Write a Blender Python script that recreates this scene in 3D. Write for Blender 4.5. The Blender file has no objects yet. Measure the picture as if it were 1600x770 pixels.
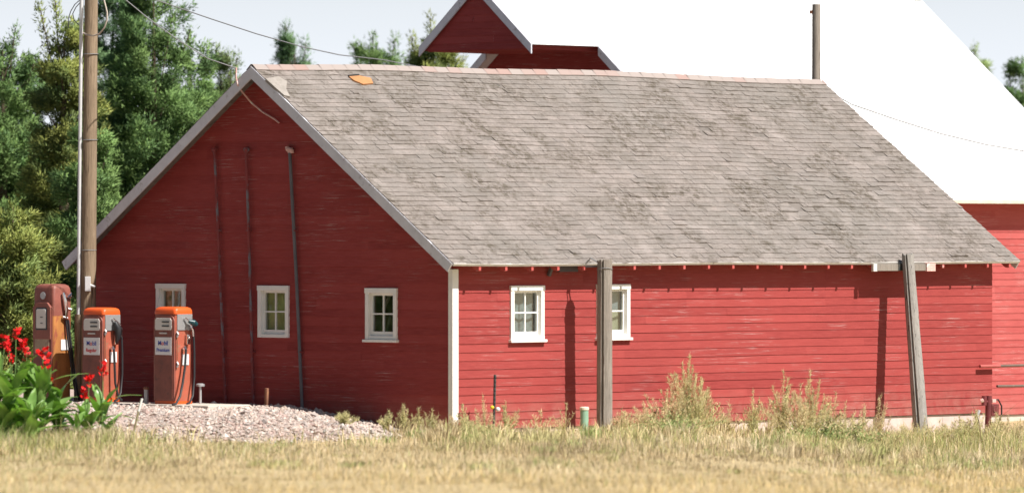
import bpy, math, random
import numpy as np
from mathutils import Vector, Matrix, noise

random.seed(7)
RNG = np.random.default_rng(7)
SC = bpy.context.scene
COL = SC.collection
R = math.radians

# ---------------------------------------------------------------- camera, world, sun, exposure
FPX, DEP0, LAT0, CAMZ, HORZ = 9669.7, 96.654, -0.921, 2.973, 374.2      # measured from the photograph
YAW = R(43.04)
DV = Vector((math.cos(YAW), math.sin(YAW), 0)); RV = Vector((math.sin(YAW), -math.cos(YAW), 0))
CAM = -DV * DEP0 - RV * LAT0; CAM.z = CAMZ
cd = bpy.data.cameras.new('camera'); cam = bpy.data.objects.new('camera', cd); COL.objects.link(cam)
cd.sensor_width = 36; cd.lens = 36 * FPX / 1600; cd.shift_y = -(385 - HORZ) / 1600
cd.clip_start = 1; cd.clip_end = 6000
cam.location = CAM; cam.rotation_euler = (R(90), 0, YAW - R(90))
cd.dof.use_dof = True; cd.dof.focus_distance = 104; cd.dof.aperture_fstop = 1.15
SC.camera = cam

SUNV = Vector((0.17, -1.0, 1.22)).normalized()
ELEV = math.asin(SUNV.z); AZ = math.atan2(SUNV.x, SUNV.y)
world = bpy.data.worlds.new('World'); SC.world = world; world.use_nodes = True
wn = world.node_tree; bg = wn.nodes['Background']
sky = wn.nodes.new('ShaderNodeTexSky'); sky.sky_type = 'NISHITA'; sky.sun_disc = False
sky.sun_elevation = ELEV; sky.sun_rotation = AZ; sky.air_density = 1.0; sky.dust_density = 1.6; sky.ozone_density = 1.2
bg.inputs[1].default_value = 0.05
# pale summer haze low over the horizon, blended into the sky by elevation
tc = wn.nodes.new('ShaderNodeTexCoord'); sx = wn.nodes.new('ShaderNodeSeparateXYZ'); wn.links.new(tc.outputs['Generated'], sx.inputs[0])
mr = wn.nodes.new('ShaderNodeMapRange'); mr.interpolation_type = 'SMOOTHSTEP'
for i_, v_ in ((1, .0), (2, .125), (3, 1.0), (4, 0.0)): mr.inputs[i_].default_value = v_
wn.links.new(sx.outputs[2], mr.inputs[0])
mxw = wn.nodes.new('ShaderNodeMix'); mxw.data_type = 'RGBA'; wn.links.new(mr.outputs[0], mxw.inputs[0])
wn.links.new(sky.outputs[0], mxw.inputs[6]); mxw.inputs[7].default_value = (12.3, 13.0, 14.0, 1)
wn.links.new(mxw.outputs[2], bg.inputs[0])
sl = bpy.data.lights.new('sun', 'SUN'); sl.energy = 5.0; sl.angle = R(0.5); sl.color = (1, .955, .89)
so = bpy.data.objects.new('sun', sl); COL.objects.link(so)
so.rotation_euler = SUNV.to_track_quat('Z', 'Y').to_euler(); so.location = (0, -20, 40)
SC.view_settings.view_transform = 'Standard'; SC.view_settings.look = 'None'
SC.view_settings.exposure = 0.65; SC.view_settings.gamma = 1
SC.render.engine = 'CYCLES'
SC.cycles.use_denoising = True; SC.cycles.max_bounces = 6; SC.cycles.transparent_max_bounces = 8
SC.cycles.sample_clamp_indirect = 4

# ---------------------------------------------------------------- measuring helpers: photo pixel -> point on a known plane
def ray(u, v):
    d = DV + RV * ((u - 800) / FPX); d = Vector(d); d.z = -(v - HORZ) / FPX
    return d
def at_dep(u, v, dep): return CAM + ray(u, v) * dep
def on_x(u, v, x): d = ray(u, v); return CAM + d * ((x - CAM.x) / d.x)
def on_y(u, v, y): d = ray(u, v); return CAM + d * ((y - CAM.y) / d.y)
def latdep(x, y): return LAT0 + x * RV.x + y * RV.y, DEP0 + x * DV.x + y * DV.y
def smooth(t): t = np.clip(t, 0, 1); return t * t * (3 - 2 * t)
def ground_z(x, y):
    lat, dep = latdep(x, y)
    z = -.06 - .40 * smooth((lat - 1) / 7) + .02 * np.sin(x * .9 + 1) * np.sin(y * .7) + .012 * np.sin(x * 2.3) * np.cos(y * 2.9)
    return z + mound(x, y)
def mound(x, y):
    lat, dep = latdep(x, y)
    wob = .35 * np.sin(lat * 2.1) + .2 * np.sin(lat * 5.3 + 1)
    return .36 * smooth((dep - 91.7 - wob * .6) / 3.5) * smooth((-1.25 - lat) / 2.7) * smooth((118 - dep) / 8)

# ---------------------------------------------------------------- mesh helpers
ORG = {}
class MB:
    def __init__(s): s.v = []; s.f = []; s.m = []; s.a = []; s.cm = 0; s.ca = 0.5
    def add(s, vs, fs):
        o = len(s.v); s.v += [tuple(p) for p in vs]
        for f in fs: s.f.append(tuple(i + o for i in f)); s.m.append(s.cm); s.a.append(s.ca)
    def box(s, c, sz, rot=None):
        h = Vector(sz) / 2; vs = []
        for dx in (-1, 1):
            for dy in (-1, 1):
                for dz in (-1, 1):
                    p = Vector((dx * h.x, dy * h.y, dz * h.z))
                    if rot is not None: p = rot @ p
                    vs.append(Vector(c) + p)
        s.add(vs, [(0, 1, 3, 2), (4, 6, 7, 5), (0, 4, 5, 1), (2, 3, 7, 6), (0, 2, 6, 4), (1, 5, 7, 3)])
    def bar(s, p, q, w, h, up=(0, 0, 1)):
        p = Vector(p); q = Vector(q); d = (q - p).normalized(); u = Vector(up); si = d.cross(u).normalized(); u = si.cross(d)
        vs = [b + si * a * w / 2 + u * c * h / 2 for b in (p, q) for a in (-1, 1) for c in (-1, 1)]
        s.add(vs, [(0, 1, 3, 2), (4, 6, 7, 5), (0, 4, 5, 1), (2, 3, 7, 6), (0, 2, 6, 4), (1, 5, 7, 3)])
    def tube(s, pts, rad, n=8, cap=True, jit=0):
        pts = [Vector(p) for p in pts]
        if not hasattr(rad, '__len__'): rad = [rad] * len(pts)
        o = len(s.v); ref = None; vs = []; fs = []
        for i, p in enumerate(pts):
            d = (pts[min(i + 1, len(pts) - 1)] - pts[max(i - 1, 0)]).normalized()
            if ref is None: ref = d.orthogonal().normalized()
            ref = (ref - d * ref.dot(d)).normalized(); b = d.cross(ref)
            for k in range(n):
                a = 2 * math.pi * k / n; r = rad[i] * (1 + (random.uniform(-jit, jit) if jit else 0))
                vs.append(p + (ref * math.cos(a) + b * math.sin(a)) * r)
        for i in range(len(pts) - 1):
            for k in range(n):
                fs.append((i * n + k, i * n + (k + 1) % n, (i + 1) * n + (k + 1) % n, (i + 1) * n + k))
        if cap:
            fs.append(tuple(range(n - 1, -1, -1))); fs.append(tuple((len(pts) - 1) * n + k for k in range(n)))
        s.add(vs, fs)
    def prism(s, poly, d):           # poly: 3D points of one face, d: extrusion vector
        n = len(poly); d = Vector(d); vs = [Vector(p) for p in poly] + [Vector(p) + d for p in poly]
        fs = [tuple(range(n - 1, -1, -1)), tuple(range(n, 2 * n))]
        fs += [(i, (i + 1) % n, n + (i + 1) % n, n + i) for i in range(n)]
        s.add(vs, fs)
    def loft(s, secs, seg=4):        # secs: (z, cx, cy, hx, hy, r) rounded rectangles stacked in z
        vs = []; fs = []; n = 4 * (seg + 1)
        for z, cx, cy, hx, hy, r in secs:
            for q, (sx, sy) in enumerate(((1, 1), (-1, 1), (-1, -1), (1, -1))):
                for k in range(seg + 1):
                    a = math.pi / 2 * (q + k / seg)
                    vs.append((cx + sx * (hx - r) + r * math.cos(a), cy + sy * (hy - r) + r * math.sin(a), z))
        for i in range(len(secs) - 1):
            for k in range(n): fs.append((i * n + k, i * n + (k + 1) % n, (i + 1) * n + (k + 1) % n, (i + 1) * n + k))
        fs.append(tuple(range(n - 1, -1, -1))); fs.append(tuple((len(secs) - 1) * n + k for k in range(n)))
        s.add(vs, fs)
    def build(s, name, mats, parent=None, smooth_=False, bevel=0):
        org = Vector(ORG.get(parent.name, (0, 0, 0))) if parent else Vector((0, 0, 0))
        me = bpy.data.meshes.new(name)
        me.from_pydata([tuple(Vector(p) - org) for p in s.v], [], s.f)
        mats = mats if isinstance(mats, (list, tuple)) else [mats]
        for m in mats: me.materials.append(m)
        me.polygons.foreach_set('material_index', s.m)
        if smooth_: me.polygons.foreach_set('use_smooth', [True] * len(s.f))
        at = me.attributes.new('tint', 'FLOAT', 'FACE'); at.data.foreach_set('value', s.a)
        me.update()
        o = bpy.data.objects.new(name, me); COL.objects.link(o)
        if parent: o.parent = parent; ORG[o.name] = tuple(org)
        if smooth_:
            try: me.set_sharp_from_angle(angle=R(40))
            except Exception: pass
        if bevel:
            b = o.modifiers.new('bevel', 'BEVEL'); b.width = bevel; b.segments = 2; b.limit_method = 'ANGLE'
        return o
def tag(o, label=None, cat=None, group=None, kind=None):
    if label: o['label'] = label
    if cat: o['category'] = cat
    if group: o['group'] = group
    if kind: o['kind'] = kind
    return o
def empty(name, loc, label, cat, group=None, world_coords=True):
    o = bpy.data.objects.new(name, None); COL.objects.link(o); o.location = loc; o.empty_display_size = .2
    if world_coords: ORG[o.name] = tuple(loc)
    return tag(o, label, cat, group)
def tri_mesh(name, verts, faces_n, col, mat, parent=None, nrm=None):
    """verts (N*k,3) array of separate k-gons; col (N*k,4)."""
    org = np.array(ORG.get(parent.name, (0, 0, 0))) if parent else np.zeros(3)
    verts = verts - org; nv = len(verts); k = faces_n; nf = nv // k
    me = bpy.data.meshes.new(name)
    me.vertices.add(nv); me.vertices.foreach_set('co', verts.astype(np.float32).ravel())
    me.loops.add(nv); me.loops.foreach_set('vertex_index', np.arange(nv, dtype=np.int32))
    me.polygons.add(nf); me.polygons.foreach_set('loop_start', np.arange(0, nv, k, dtype=np.int32))
    me.update(calc_edges=True)
    ca = me.attributes.new('col', 'FLOAT_COLOR', 'POINT'); ca.data.foreach_set('color', col.astype(np.float32).ravel())
    me.materials.append(mat)
    if nrm is not None:
        me.polygons.foreach_set('use_smooth', np.ones(nf, bool)); me.normals_split_custom_set_from_vertices(nrm.astype(np.float32).tolist())
    o = bpy.data.objects.new(name, me); COL.objects.link(o)
    if parent: o.parent = parent; ORG[o.name] = tuple(org)
    return o

# ---------------------------------------------------------------- materials
class NT:
    def __init__(s, name):
        s.mat = bpy.data.materials.new(name); s.mat.use_nodes = True; s.t = s.mat.node_tree; s.b = s.t.nodes['Principled BSDF']
        s.co = s.t.nodes.new('ShaderNodeTexCoord')
    def n(s, typ, **kw):
        x = s.t.nodes.new(typ)
        for k, v in kw.items(): setattr(x, k, v)
        return x
    def L(s, a, b): s.t.links.new(a, b)
    def noise(s, scale, detail=4, rough=.6, sc=(1, 1, 1), loc=(0, 0, 0)):
        m = s.n('ShaderNodeMapping'); m.inputs['Scale'].default_value = sc; m.inputs['Location'].default_value = loc
        s.L(s.co.outputs['Object'], m.inputs[0])
        x = s.n('ShaderNodeTexNoise'); x.inputs['Scale'].default_value = scale; x.inputs['Detail'].default_value = detail; x.inputs['Roughness'].default_value = rough
        s.L(m.outputs[0], x.inputs['Vector']); return x.outputs['Fac']
    def ramp(s, fac, stops):
        x = s.n('ShaderNodeValToRGB'); e = x.color_ramp.elements
        while len(e) < len(stops): e.new(.5)
        for i, (p, c) in enumerate(stops):
            e[i].position = p; e[i].color = (*c, 1) if hasattr(c, '__len__') else (c, c, c, 1)
        s.L(fac, x.inputs[0]); return x.outputs[0]
    def mix(s, fac, a, b, typ='MIX'):
        x = s.n('ShaderNodeMix', data_type='RGBA', blend_type=typ)
        for sock, val in ((x.inputs[0], fac), (x.inputs[6], a), (x.inputs[7], b)):
            if hasattr(val, 'links') or isinstance(val, bpy.types.NodeSocket): s.L(val, sock)
            elif sock == x.inputs[0]: sock.default_value = val
            else: sock.default_value = (*val, 1)
        return x.outputs[2]
    def attr(s, name, out='Fac'):
        x = s.n('ShaderNodeAttribute'); x.attribute_name = name; return x.outputs[out]
    def out(s, col, rough=.7, spec=.3, metal=0, bump=None, bstr=.3, bdist=.01):
        if isinstance(col, bpy.types.NodeSocket): s.L(col, s.b.inputs['Base Color'])
        else: s.b.inputs['Base Color'].default_value = (*col, 1)
        s.b.inputs['Roughness'].default_value = rough; s.b.inputs['Metallic'].default_value = metal
        s.b.inputs['Specular IOR Level'].default_value = spec
        if bump is not None:
            x = s.n('ShaderNodeBump'); x.inputs['Strength'].default_value = bstr; x.inputs['Distance'].default_value = bdist
            s.L(bump, x.inputs['Height']); s.L(x.outputs[0], s.b.inputs['Normal'])
        return s.mat
def paint(name, col, wear=(.5, .45, .42), amt=.64, rough=.55, var=.15, spec=.3, metal=0, sc=(1, 1, 1), wscale=9):
    t = NT(name); c2 = tuple(x * (1 - var) for x in col); c3 = tuple(min(1, x * (1 + var)) for x in col)
    base = t.ramp(t.noise(4, 5, .6, sc), [(.3, c2), (.7, c3)])
    w = t.ramp(t.noise(wscale, 6, .7, sc, (3, 1, 2)), [(amt, 0), (amt + .08, 1)])
    return t.out(t.mix(w, base, wear), rough, spec, metal, t.noise(40, 3), .15, .004)
def red_siding(name, c0, c1, wearcol, wear=.66):
    t = NT(name)
    big = t.noise(.7, 4, .6)
    base = t.mix(t.attr('tint'), c0, c1)
    base = t.mix(t.ramp(big, [(.3, 0), (.75, .5)]), base, tuple(x * .8 for x in c0))
    fine = t.noise(3.0, 5, .7, (1, 1, 14))
    base = t.mix(t.ramp(fine, [(.35, 0), (.7, .45)]), base, tuple(min(1, x * 1.25 + .01) for x in c1))
    pat = t.ramp(t.noise(.9, 3, .6, (1, 1, 1.6), (5, 2, 1)), [(.46, 0), (.66, 1)])
    st = t.ramp(t.noise(2.2, 7, .75, (.7, .7, 26), (1, 7, 3)), [(wear - .08, 0), (wear + .03, 1)])
    w = t.n('ShaderNodeMath', operation='MULTIPLY'); t.L(pat, w.inputs[0]); t.L(st, w.inputs[1])
    col = t.mix(w.outputs[0], base, wearcol)
    sep = t.n('ShaderNodeSeparateXYZ'); t.L(t.co.outputs['Object'], sep.inputs[0])
    lo = t.n('ShaderNodeMapRange'); t.L(sep.outputs[2], lo.inputs[0]); lo.inputs[1].default_value = .55; lo.inputs[2].default_value = -.05; lo.inputs[3].default_value = 0; lo.inputs[4].default_value = 1
    du = t.n('ShaderNodeMath', operation='MULTIPLY'); t.L(lo.outputs[0], du.inputs[0]); t.L(t.ramp(t.noise(3.5, 6, .7), [(.35, 0), (.75, .55)]), du.inputs[1])
    col = t.mix(du.outputs[0], col, (.40, .26, .21))
    return t.out(col, .7, .15, 0, t.noise(9, 6, .7, (1, 1, 10)), .25, .006)
M = {}
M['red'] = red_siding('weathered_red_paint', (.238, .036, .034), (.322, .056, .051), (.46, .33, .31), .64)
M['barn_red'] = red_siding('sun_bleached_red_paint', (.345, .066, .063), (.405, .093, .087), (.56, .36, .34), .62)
M['red_trim'] = paint('red_trim_paint', (.46, .09, .08), (.5, .36, .34), .60)
M['white'] = paint('weathered_white_paint', (.80, .79, .76), (.42, .38, .35), .66, .5, .06, wscale=14)
M['white_rake'] = paint('chalky_white_board', (.60, .60, .65), (.40, .38, .40), .6, .6, .1, wscale=7)
M['edge'] = paint('faded_metal_edge', (.55, .53, .50), (.35, .3, .27), .6)
M['concrete'] = paint('pale_concrete', (.52, .46, .40), (.38, .32, .29), .6, .85, .15)
M['foundation'] = paint('pink_stained_concrete', (.55, .44, .40), (.56, .28, .26), .58, .85, .15, wscale=2.5)
M['dark'] = NT('dark_interior').out((.02, .018, .016), .9)
M['deck'] = paint('roof_underlay', (.16, .14, .125), (.09, .08, .07), .55, .9)
M['bare'] = paint('fresh_orange_plywood', (.42, .20, .085), (.33, .15, .06), .6, .7)
M['pale_patch'] = paint('pale_roof_patch', (.29, .262, .235), (.25, .225, .20), .5, .8)
M['ridge'] = None
t = NT('worn_asphalt_shingles')
a = t.attr('tint')
base = t.mix(a, (.215, .188, .173), (.298, .256, .235))
base = t.mix(t.ramp(t.noise(.45, 4, .6, (1, 1.4, 1)), [(.38, 0), (.66, .6)]), base, (.20, .187, .17))
base = t.mix(t.ramp(t.noise(26, 5, .75), [(.38, 0), (.68, .75)]), base, (.15, .134, .12))
base = t.mix(t.ramp(t.noise(5, 5, .7, (1, 1, 1), (4, 4, 4)), [(.55, 0), (.72, .6)]), base, (.305, .255, .23))
worn = t.n('ShaderNodeMath', operation='MULTIPLY')
t.L(t.ramp(t.noise(1.3, 3, .6, (1, 1, 1), (9, 3, 3)), [(.46, 0), (.6, 1)]), worn.inputs[0]); t.L(t.ramp(t.noise(9, 7, .8, (1, 1, 1), (2, 3, 8)), [(.47, 0), (.56, .9)]), worn.inputs[1])
mo = t.n('ShaderNodeMath', operation='MULTIPLY'); t.L(t.ramp(t.noise(2.2, 5, .7, (1, 1, 1), (1, 8, 5)), [(.42, 0), (.62, 1)]), mo.inputs[0]); t.L(t.ramp(t.noise(17, 6, .8, (1, 1, 1), (6, 1, 2)), [(.44, 0), (.60, .75)]), mo.inputs[1])
base = t.mix(mo.outputs[0], base, (.14, .12, .10))
base = t.mix(t.ramp(t.noise(2.2, 5, .7, (1, 1, 1), (7, 7, 1)), [(.52, 0), (.7, .5)]), base, (.33, .29, .27))
base = t.mix(worn.outputs[0], base, (.10, .084, .066))
M['shingle'] = t.out(base, .9, .15, 0, t.noise(60, 4), .5, .006)
t = NT('faded_ridge_cap')
M['ridge'] = t.out(t.mix(t.ramp(t.attr('tint'), [(.35, 0), (.8, 1)]), (.31, .265, .245), (.315, .22, .195)), .85, .2)
t = NT('white_metal_roof')
M['metal_roof'] = t.out(t.ramp(t.noise(1.5, 3), [(.3, (.84, .85, .86)), (.7, (.90, .90, .90))]), .4, .5)
def wood(name, c0, c1, dark, crack=.62):
    t = NT(name)
    g = t.noise(6, 6, .7, (7, 7, .5)); base = t.ramp(g, [(.3, c0), (.7, c1)])
    cr = t.ramp(t.noise(5, 4, .6, (9, 9, .35), (3, 5, 1)), [(crack, 0), (crack + .06, 1)])
    base = t.mix(t.ramp(t.noise(1.2, 4, .6), [(.4, 0), (.7, .4)]), base, tuple(x * .7 for x in c0))
    return t.out(t.mix(cr, base, dark), .85, .2, 0, g, .7, .02)
M['post'] = wood('grey_weathered_timber', (.20, .175, .15), (.34, .30, .26), (.06, .05, .045))
M['post_grey'] = wood('silver_weathered_timber', (.24, .225, .205), (.36, .335, .31), (.05, .045, .045), .6)
M['pole'] = wood('brown_pole_timber', (.20, .145, .095), (.36, .27, .185), (.085, .055, .035), .60)
M['galv'] = paint('dull_galvanised_steel', (.45, .45, .46), (.3, .27, .25), .64, .45, .1, .5, .4)
M['chrome'] = NT('bright_chrome').out((.75, .75, .76), .18, .5, 1)
M['rust'] = paint('rusty_iron', (.22, .10, .06), (.32, .16, .08), .52, .85, .3)
M['maroon'] = paint('flaking_maroon_iron', (.14, .03, .032), (.22, .10, .08), .60, .5, .3)
M['rail'] = paint('brown_iron_rail', (.15, .105, .085), (.3, .2, .17), .6)
M['pipe_red'] = paint('red_painted_pipe', (.22, .045, .045), (.17, .16, .18), .50, .6, .2, wscale=5, sc=(1, 1, .5))
M['pipe_dark'] = paint('grey_steel_pipe', (.13, .125, .14), (.27, .08, .08), .60, .5, .2, wscale=5, sc=(1, 1, .5))
M['pipe_cap'] = paint('peeling_pink_fitting', (.62, .38, .34), (.75, .7, .66), .55)
M['rubber'] = NT('black_rubber').out((.025, .025, .028), .45, .4)
M['teal'] = NT('dark_teal_plastic').out((.012, .05, .06), .35, .4)
M['orange'] = paint('bright_orange_paint', (.70, .105, .02), (.5, .12, .05), .70, .4, .06, .4)
M['pump_front'] = paint('rusted_brown_enamel', (.19, .058, .042), (.12, .045, .036), .55, .5, .2, .4)
M['pump_frame'] = paint('rust_brown_trim', (.235, .075, .055), (.31, .14, .09), .58, .5, .2, .4)
M['pump_side'] = paint('faded_red_orange_enamel', (.39, .10, .06), (.30, .13, .08), .53, .5, .15, .4)
M['pump_ochre'] = paint('rusty_ochre_enamel', (.40, .165, .05), (.29, .08, .045), .52, .6, .3, .3, wscale=5, sc=(1, 1, .35))
M['pump_steel'] = paint('brushed_steel_panel', (.46, .46, .46), (.36, .35, .34), .6, .35, .1, .5, .5)
M['dial'] = paint('cream_dial_face', (.62, .60, .56), (.5, .46, .42), .64, .4, .05)
M['sticker'] = paint('white_paper_sticker', (.72, .72, .72), (.6, .58, .56), .66, .6, .04)
M['sticker_old'] = paint('faded_tan_sticker', (.36, .28, .20), (.28, .2, .15), .5, .7, .15)
M['ink_blue'] = NT('blue_ink').out((.06, .09, .42), .6)
M['ink_red'] = NT('red_ink').out((.62, .05, .06), .6)
M['ink_dark'] = NT('dark_ink').out((.03, .03, .03), .6)
M['slot'] = NT('dark_slot').out((.05, .05, .055), .3)
M['wire'] = NT('dark_cable').out((.20, .20, .205), .6)
M['wire_pale'] = NT('pale_cable').out((.50, .43, .36), .6)
M['pvc_white'] = paint('dull_white_conduit', (.60, .60, .61), (.45, .42, .4), .62, .4, .08)
M['pvc_green'] = paint('pale_green_pipe', (.25, .40, .29), (.33, .42, .33), .6, .5, .1)
M['cream'] = paint('cream_cap', (.62, .56, .44), (.5, .45, .36), .6)
M['tpost'] = paint('dark_green_steel_post', (.045, .05, .05), (.10, .08, .06), .58, .6, .2)
M['yellow'] = NT('yellow_plastic').out((.75, .52, .03), .5)
M['boxgrey'] = paint('dark_grey_box', (.10, .085, .09), (.2, .13, .12), .6)
M['curtain_grey'] = paint('blue_grey_curtain', (.20, .245, .26), (.13, .16, .175), .5, .9, .2, wscale=4)
M['curtain_beige'] = paint('beige_blind', (.34, .35, .25), (.27, .28, .2), .5, .9, .15, wscale=4)
M['curtain_olive'] = paint('olive_curtain', (.42, .37, .16), (.46, .42, .30), .5, .9, .3, wscale=4)  # olive sheet behind the gable panes, coloured to stand in for mirrored trees
M['junk'] = paint('dusty_clutter', (.20, .16, .13), (.3, .24, .19), .5, .9, .3)
t = NT('old_window_glass')
lw = t.n('ShaderNodeLayerWeight'); lw.inputs[0].default_value = .5
fr = t.n('ShaderNodeMapRange'); t.L(lw.outputs['Facing'], fr.inputs[0]); fr.inputs[1].default_value = 0; fr.inputs[2].default_value = 1; fr.inputs[3].default_value = .06; fr.inputs[4].default_value = .5
tr = t.n('ShaderNodeBsdfTransparent'); tr.inputs[0].default_value = (.86, .9, .88, 1)
gl = t.n('ShaderNodeBsdfGlossy'); gl.inputs['Roughness'].default_value = .04
mx = t.n('ShaderNodeMixShader'); t.L(fr.outputs[0], mx.inputs[0]); t.L(tr.outputs[0], mx.inputs[1]); t.L(gl.outputs[0], mx.inputs[2])
t.L(mx.outputs[0], t.t.nodes['Material Output'].inputs['Surface']); M['glass'] = t.mat
def leafy(name, rough=.6, trans=.35, spec=.2):
    t = NT(name); c = t.attr('col', 'Color'); t.out(c, rough, spec)
    tl = t.n('ShaderNodeBsdfTranslucent'); t.L(c, tl.inputs[0])
    mx = t.n('ShaderNodeMixShader'); mx.inputs[0].default_value = trans
    t.L(t.b.outputs[0], mx.inputs[1]); t.L(tl.outputs[0], mx.inputs[2]); t.L(mx.outputs[0], t.t.nodes['Material Output'].inputs['Surface'])
    return t.mat
M['needle'] = leafy('conifer_foliage', .65, .42)
M['grass'] = leafy('dry_grass_blades', .7, .35, .1)
M['weed'] = leafy('weed_foliage', .7, .5, .1)
M['stone'] = leafy('pink_gravel_stone', .85, 0, .2)
t = NT('canna_leaf'); t.out(t.ramp(t.noise(5, 3), [(.25, (.11, .23, .05)), (.7, (.27, .42, .12))]), .35, .45)
tl = t.n('ShaderNodeBsdfTranslucent'); tl.inputs[0].default_value = (.2, .42, .04, 1); mx = t.n('ShaderNodeMixShader'); mx.inputs[0].default_value = .3
t.L(t.b.outputs[0], mx.inputs[1]); t.L(tl.outputs[0], mx.inputs[2]); t.L(mx.outputs[0], t.t.nodes['Material Output'].inputs['Surface']); M['canna'] = t.mat
M['petal'] = NT('scarlet_petal').out((.72, .012, .015), .5, .3)
M['petal_pink'] = NT('coral_petal').out((.70, .05, .06), .5, .3)
M['weed_stem'] = NT('pale_weed_stem').out((.50, .46, .22), .7)
M['straw'] = NT('pale_straw').out((.52, .48, .26), .7)
M['stem'] = NT('green_stem').out((.12, .2, .06), .6)
M['bark'] = paint('dark_bark', (.09, .065, .045), (.13, .1, .07), .55, .9, .3)
t = NT('dry_field_soil')
soil = t.ramp(t.noise(2.5, 6, .7), [(.3, (.36, .28, .16)), (.55, (.48, .38, .22)), (.75, (.42, .35, .19))])
grav = t.ramp(t.noise(22, 5, .7), [(.3, (.26, .19, .16)), (.5, (.42, .32, .28)), (.7, (.52, .44, .40))])
soil = t.mix(t.attr('lawn'), soil, t.ramp(t.noise(3, 5), [(.3, (.07, .11, .035)), (.7, (.13, .16, .055))]))  # dark green ground added out of view to weaken bounce onto the gable
M['ground'] = t.out(t.mix(t.attr('gravel'), soil, grav), .95, .1, 0, t.noise(30, 5), .6, .03)

# ---------------------------------------------------------------- ground: one sheet to the horizon
def axis(c, fine, step, far):
    a = list(np.arange(-fine, fine + 1e-6, step)); s = step; x = fine
    while x < far:
        s *= 1.35; x += s; a = [-x] + a + [x]
    return np.array(a) + c
gx = axis(0, 30, .3, 2500); gy = axis(2, 30, .3, 2500)
X, Y = np.meshgrid(gx, gy, indexing='ij')
Z = ground_z(X, Y); far = smooth((np.hypot(X, Y) - 60) / 60); Z = Z * (1 - far) - .3 * far
nx, ny = X.shape
me = bpy.data.meshes.new('ground')
idx = np.arange(nx * ny).reshape(nx, ny)
F = np.stack([idx[:-1, :-1], idx[1:, :-1], idx[1:, 1:], idx[:-1, 1:]], -1).reshape(-1, 4)
me.from_pydata(np.stack([X, Y, Z], -1).reshape(-1, 3).tolist(), [], F.tolist())
at = me.attributes.new('gravel', 'FLOAT', 'POINT'); at.data.foreach_set('value', smooth((mound(X, Y) - .02) / .06).ravel().astype(np.float32))
at = me.attributes.new('lawn', 'FLOAT', 'POINT'); at.data.foreach_set('value', smooth((-10.5 - latdep(X, Y)[0]) / 1.5).ravel().astype(np.float32))  # mask of the added dark ground, left of the view
me.materials.append(M['ground']); me.polygons.foreach_set('use_smooth', [True] * len(me.polygons))
g = bpy.data.objects.new('ground', me); COL.objects.link(g); tag(g, kind='structure')

# ---------------------------------------------------------------- lap siding
def clip(poly, fn):
    out = []
    for i in range(len(poly)):
        p, q = poly[i], poly[(i + 1) % len(poly)]; a, b = fn(p), fn(q)
        if a >= 0: out.append(p)
        if (a >= 0) != (b >= 0):
            k = a / (a - b); out.append(tuple(p[j] + (q[j] - p[j]) * k for j in range(3)))
    return out
def siding(mapf, s0, s1, z0, ztop, bh, clips=(), holes=(), seed=0, wave=.010, lap=.010, step=.5):
    """wall of lapped boards in (s, z, n); mapf turns them into points; holes (s0,s1,z0,z1)"""
    rnd = random.Random(seed); mb = MB(); nb = int(math.ceil((ztop - z0) / bh))
    cuts = sorted(set([s0, s1] + [h[0] for h in holes] + [h[1] for h in holes] + list(np.arange(s0 + step, s1 - .1, step))))
    def zl(k, s):
        return z0 + k * bh + (0 if k == 0 else wave * noise.noise(Vector((s * .35, k * 3.7 + seed, 0))) + wave * .5 * noise.noise(Vector((s * 1.4, k * 7.1, seed))))
    def emit(poly):
        for c in clips: 
            if len(poly) >= 3: poly = clip(poly, c)
        if len(poly) >= 3: mb.add([mapf(*p) for p in poly], [tuple(range(len(poly)))])
    for k in range(nb):
        joints = []; s = s0 + rnd.uniform(.5, 4)
        while s < s1: joints.append(s); s += rnd.choice((2.4, 3.6, 4.2, 4.8))
        tints = [rnd.random() for _ in range(len(joints) + 1)]; prou = [rnd.uniform(.8, 1.25) for _ in tints]
        for a, b in zip(cuts[:-1], cuts[1:]):
            m = (a + b) / 2; j = sum(1 for q in joints if q < m); mb.ca = tints[j]; lp = lap * prou[j]
            za0, zb0, za1, zb1 = zl(k, a), zl(k, b), zl(k + 1, a), zl(k + 1, b)
            spans = [(0.0, 1.0)]
            for h in holes:
                if a >= h[0] - 1e-6 and b <= h[1] + 1e-6:
                    ns = []
                    lo = (h[2] - (z0 + k * bh)) / bh; hi = (h[3] - (z0 + k * bh)) / bh
                    for p, q in spans:
                        if lo > p: ns.append((p, min(q, lo)))
                        if hi < q: ns.append((max(p, hi), q))
                    spans = [x for x in ns if x[1] - x[0] > 1e-4]
            for p, q in spans:
                f = lambda za, zc, t: za + (zc - za) * t
                emit([(a, f(za0, za1, p), lp * (1 - p) + .003), (b, f(zb0, zb1, p), lp * (1 - p) + .003),
                      (b, f(zb0, zb1, q), lp * (1 - q) + .003), (a, f(za0, za1, q), lp * (1 - q) + .003)])
                if p == 0.0:
                    emit([(a, za0, 0), (b, zb0, 0), (b, zb0, lp + .003), (a, za0, lp + .003)])
    return mb

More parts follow.
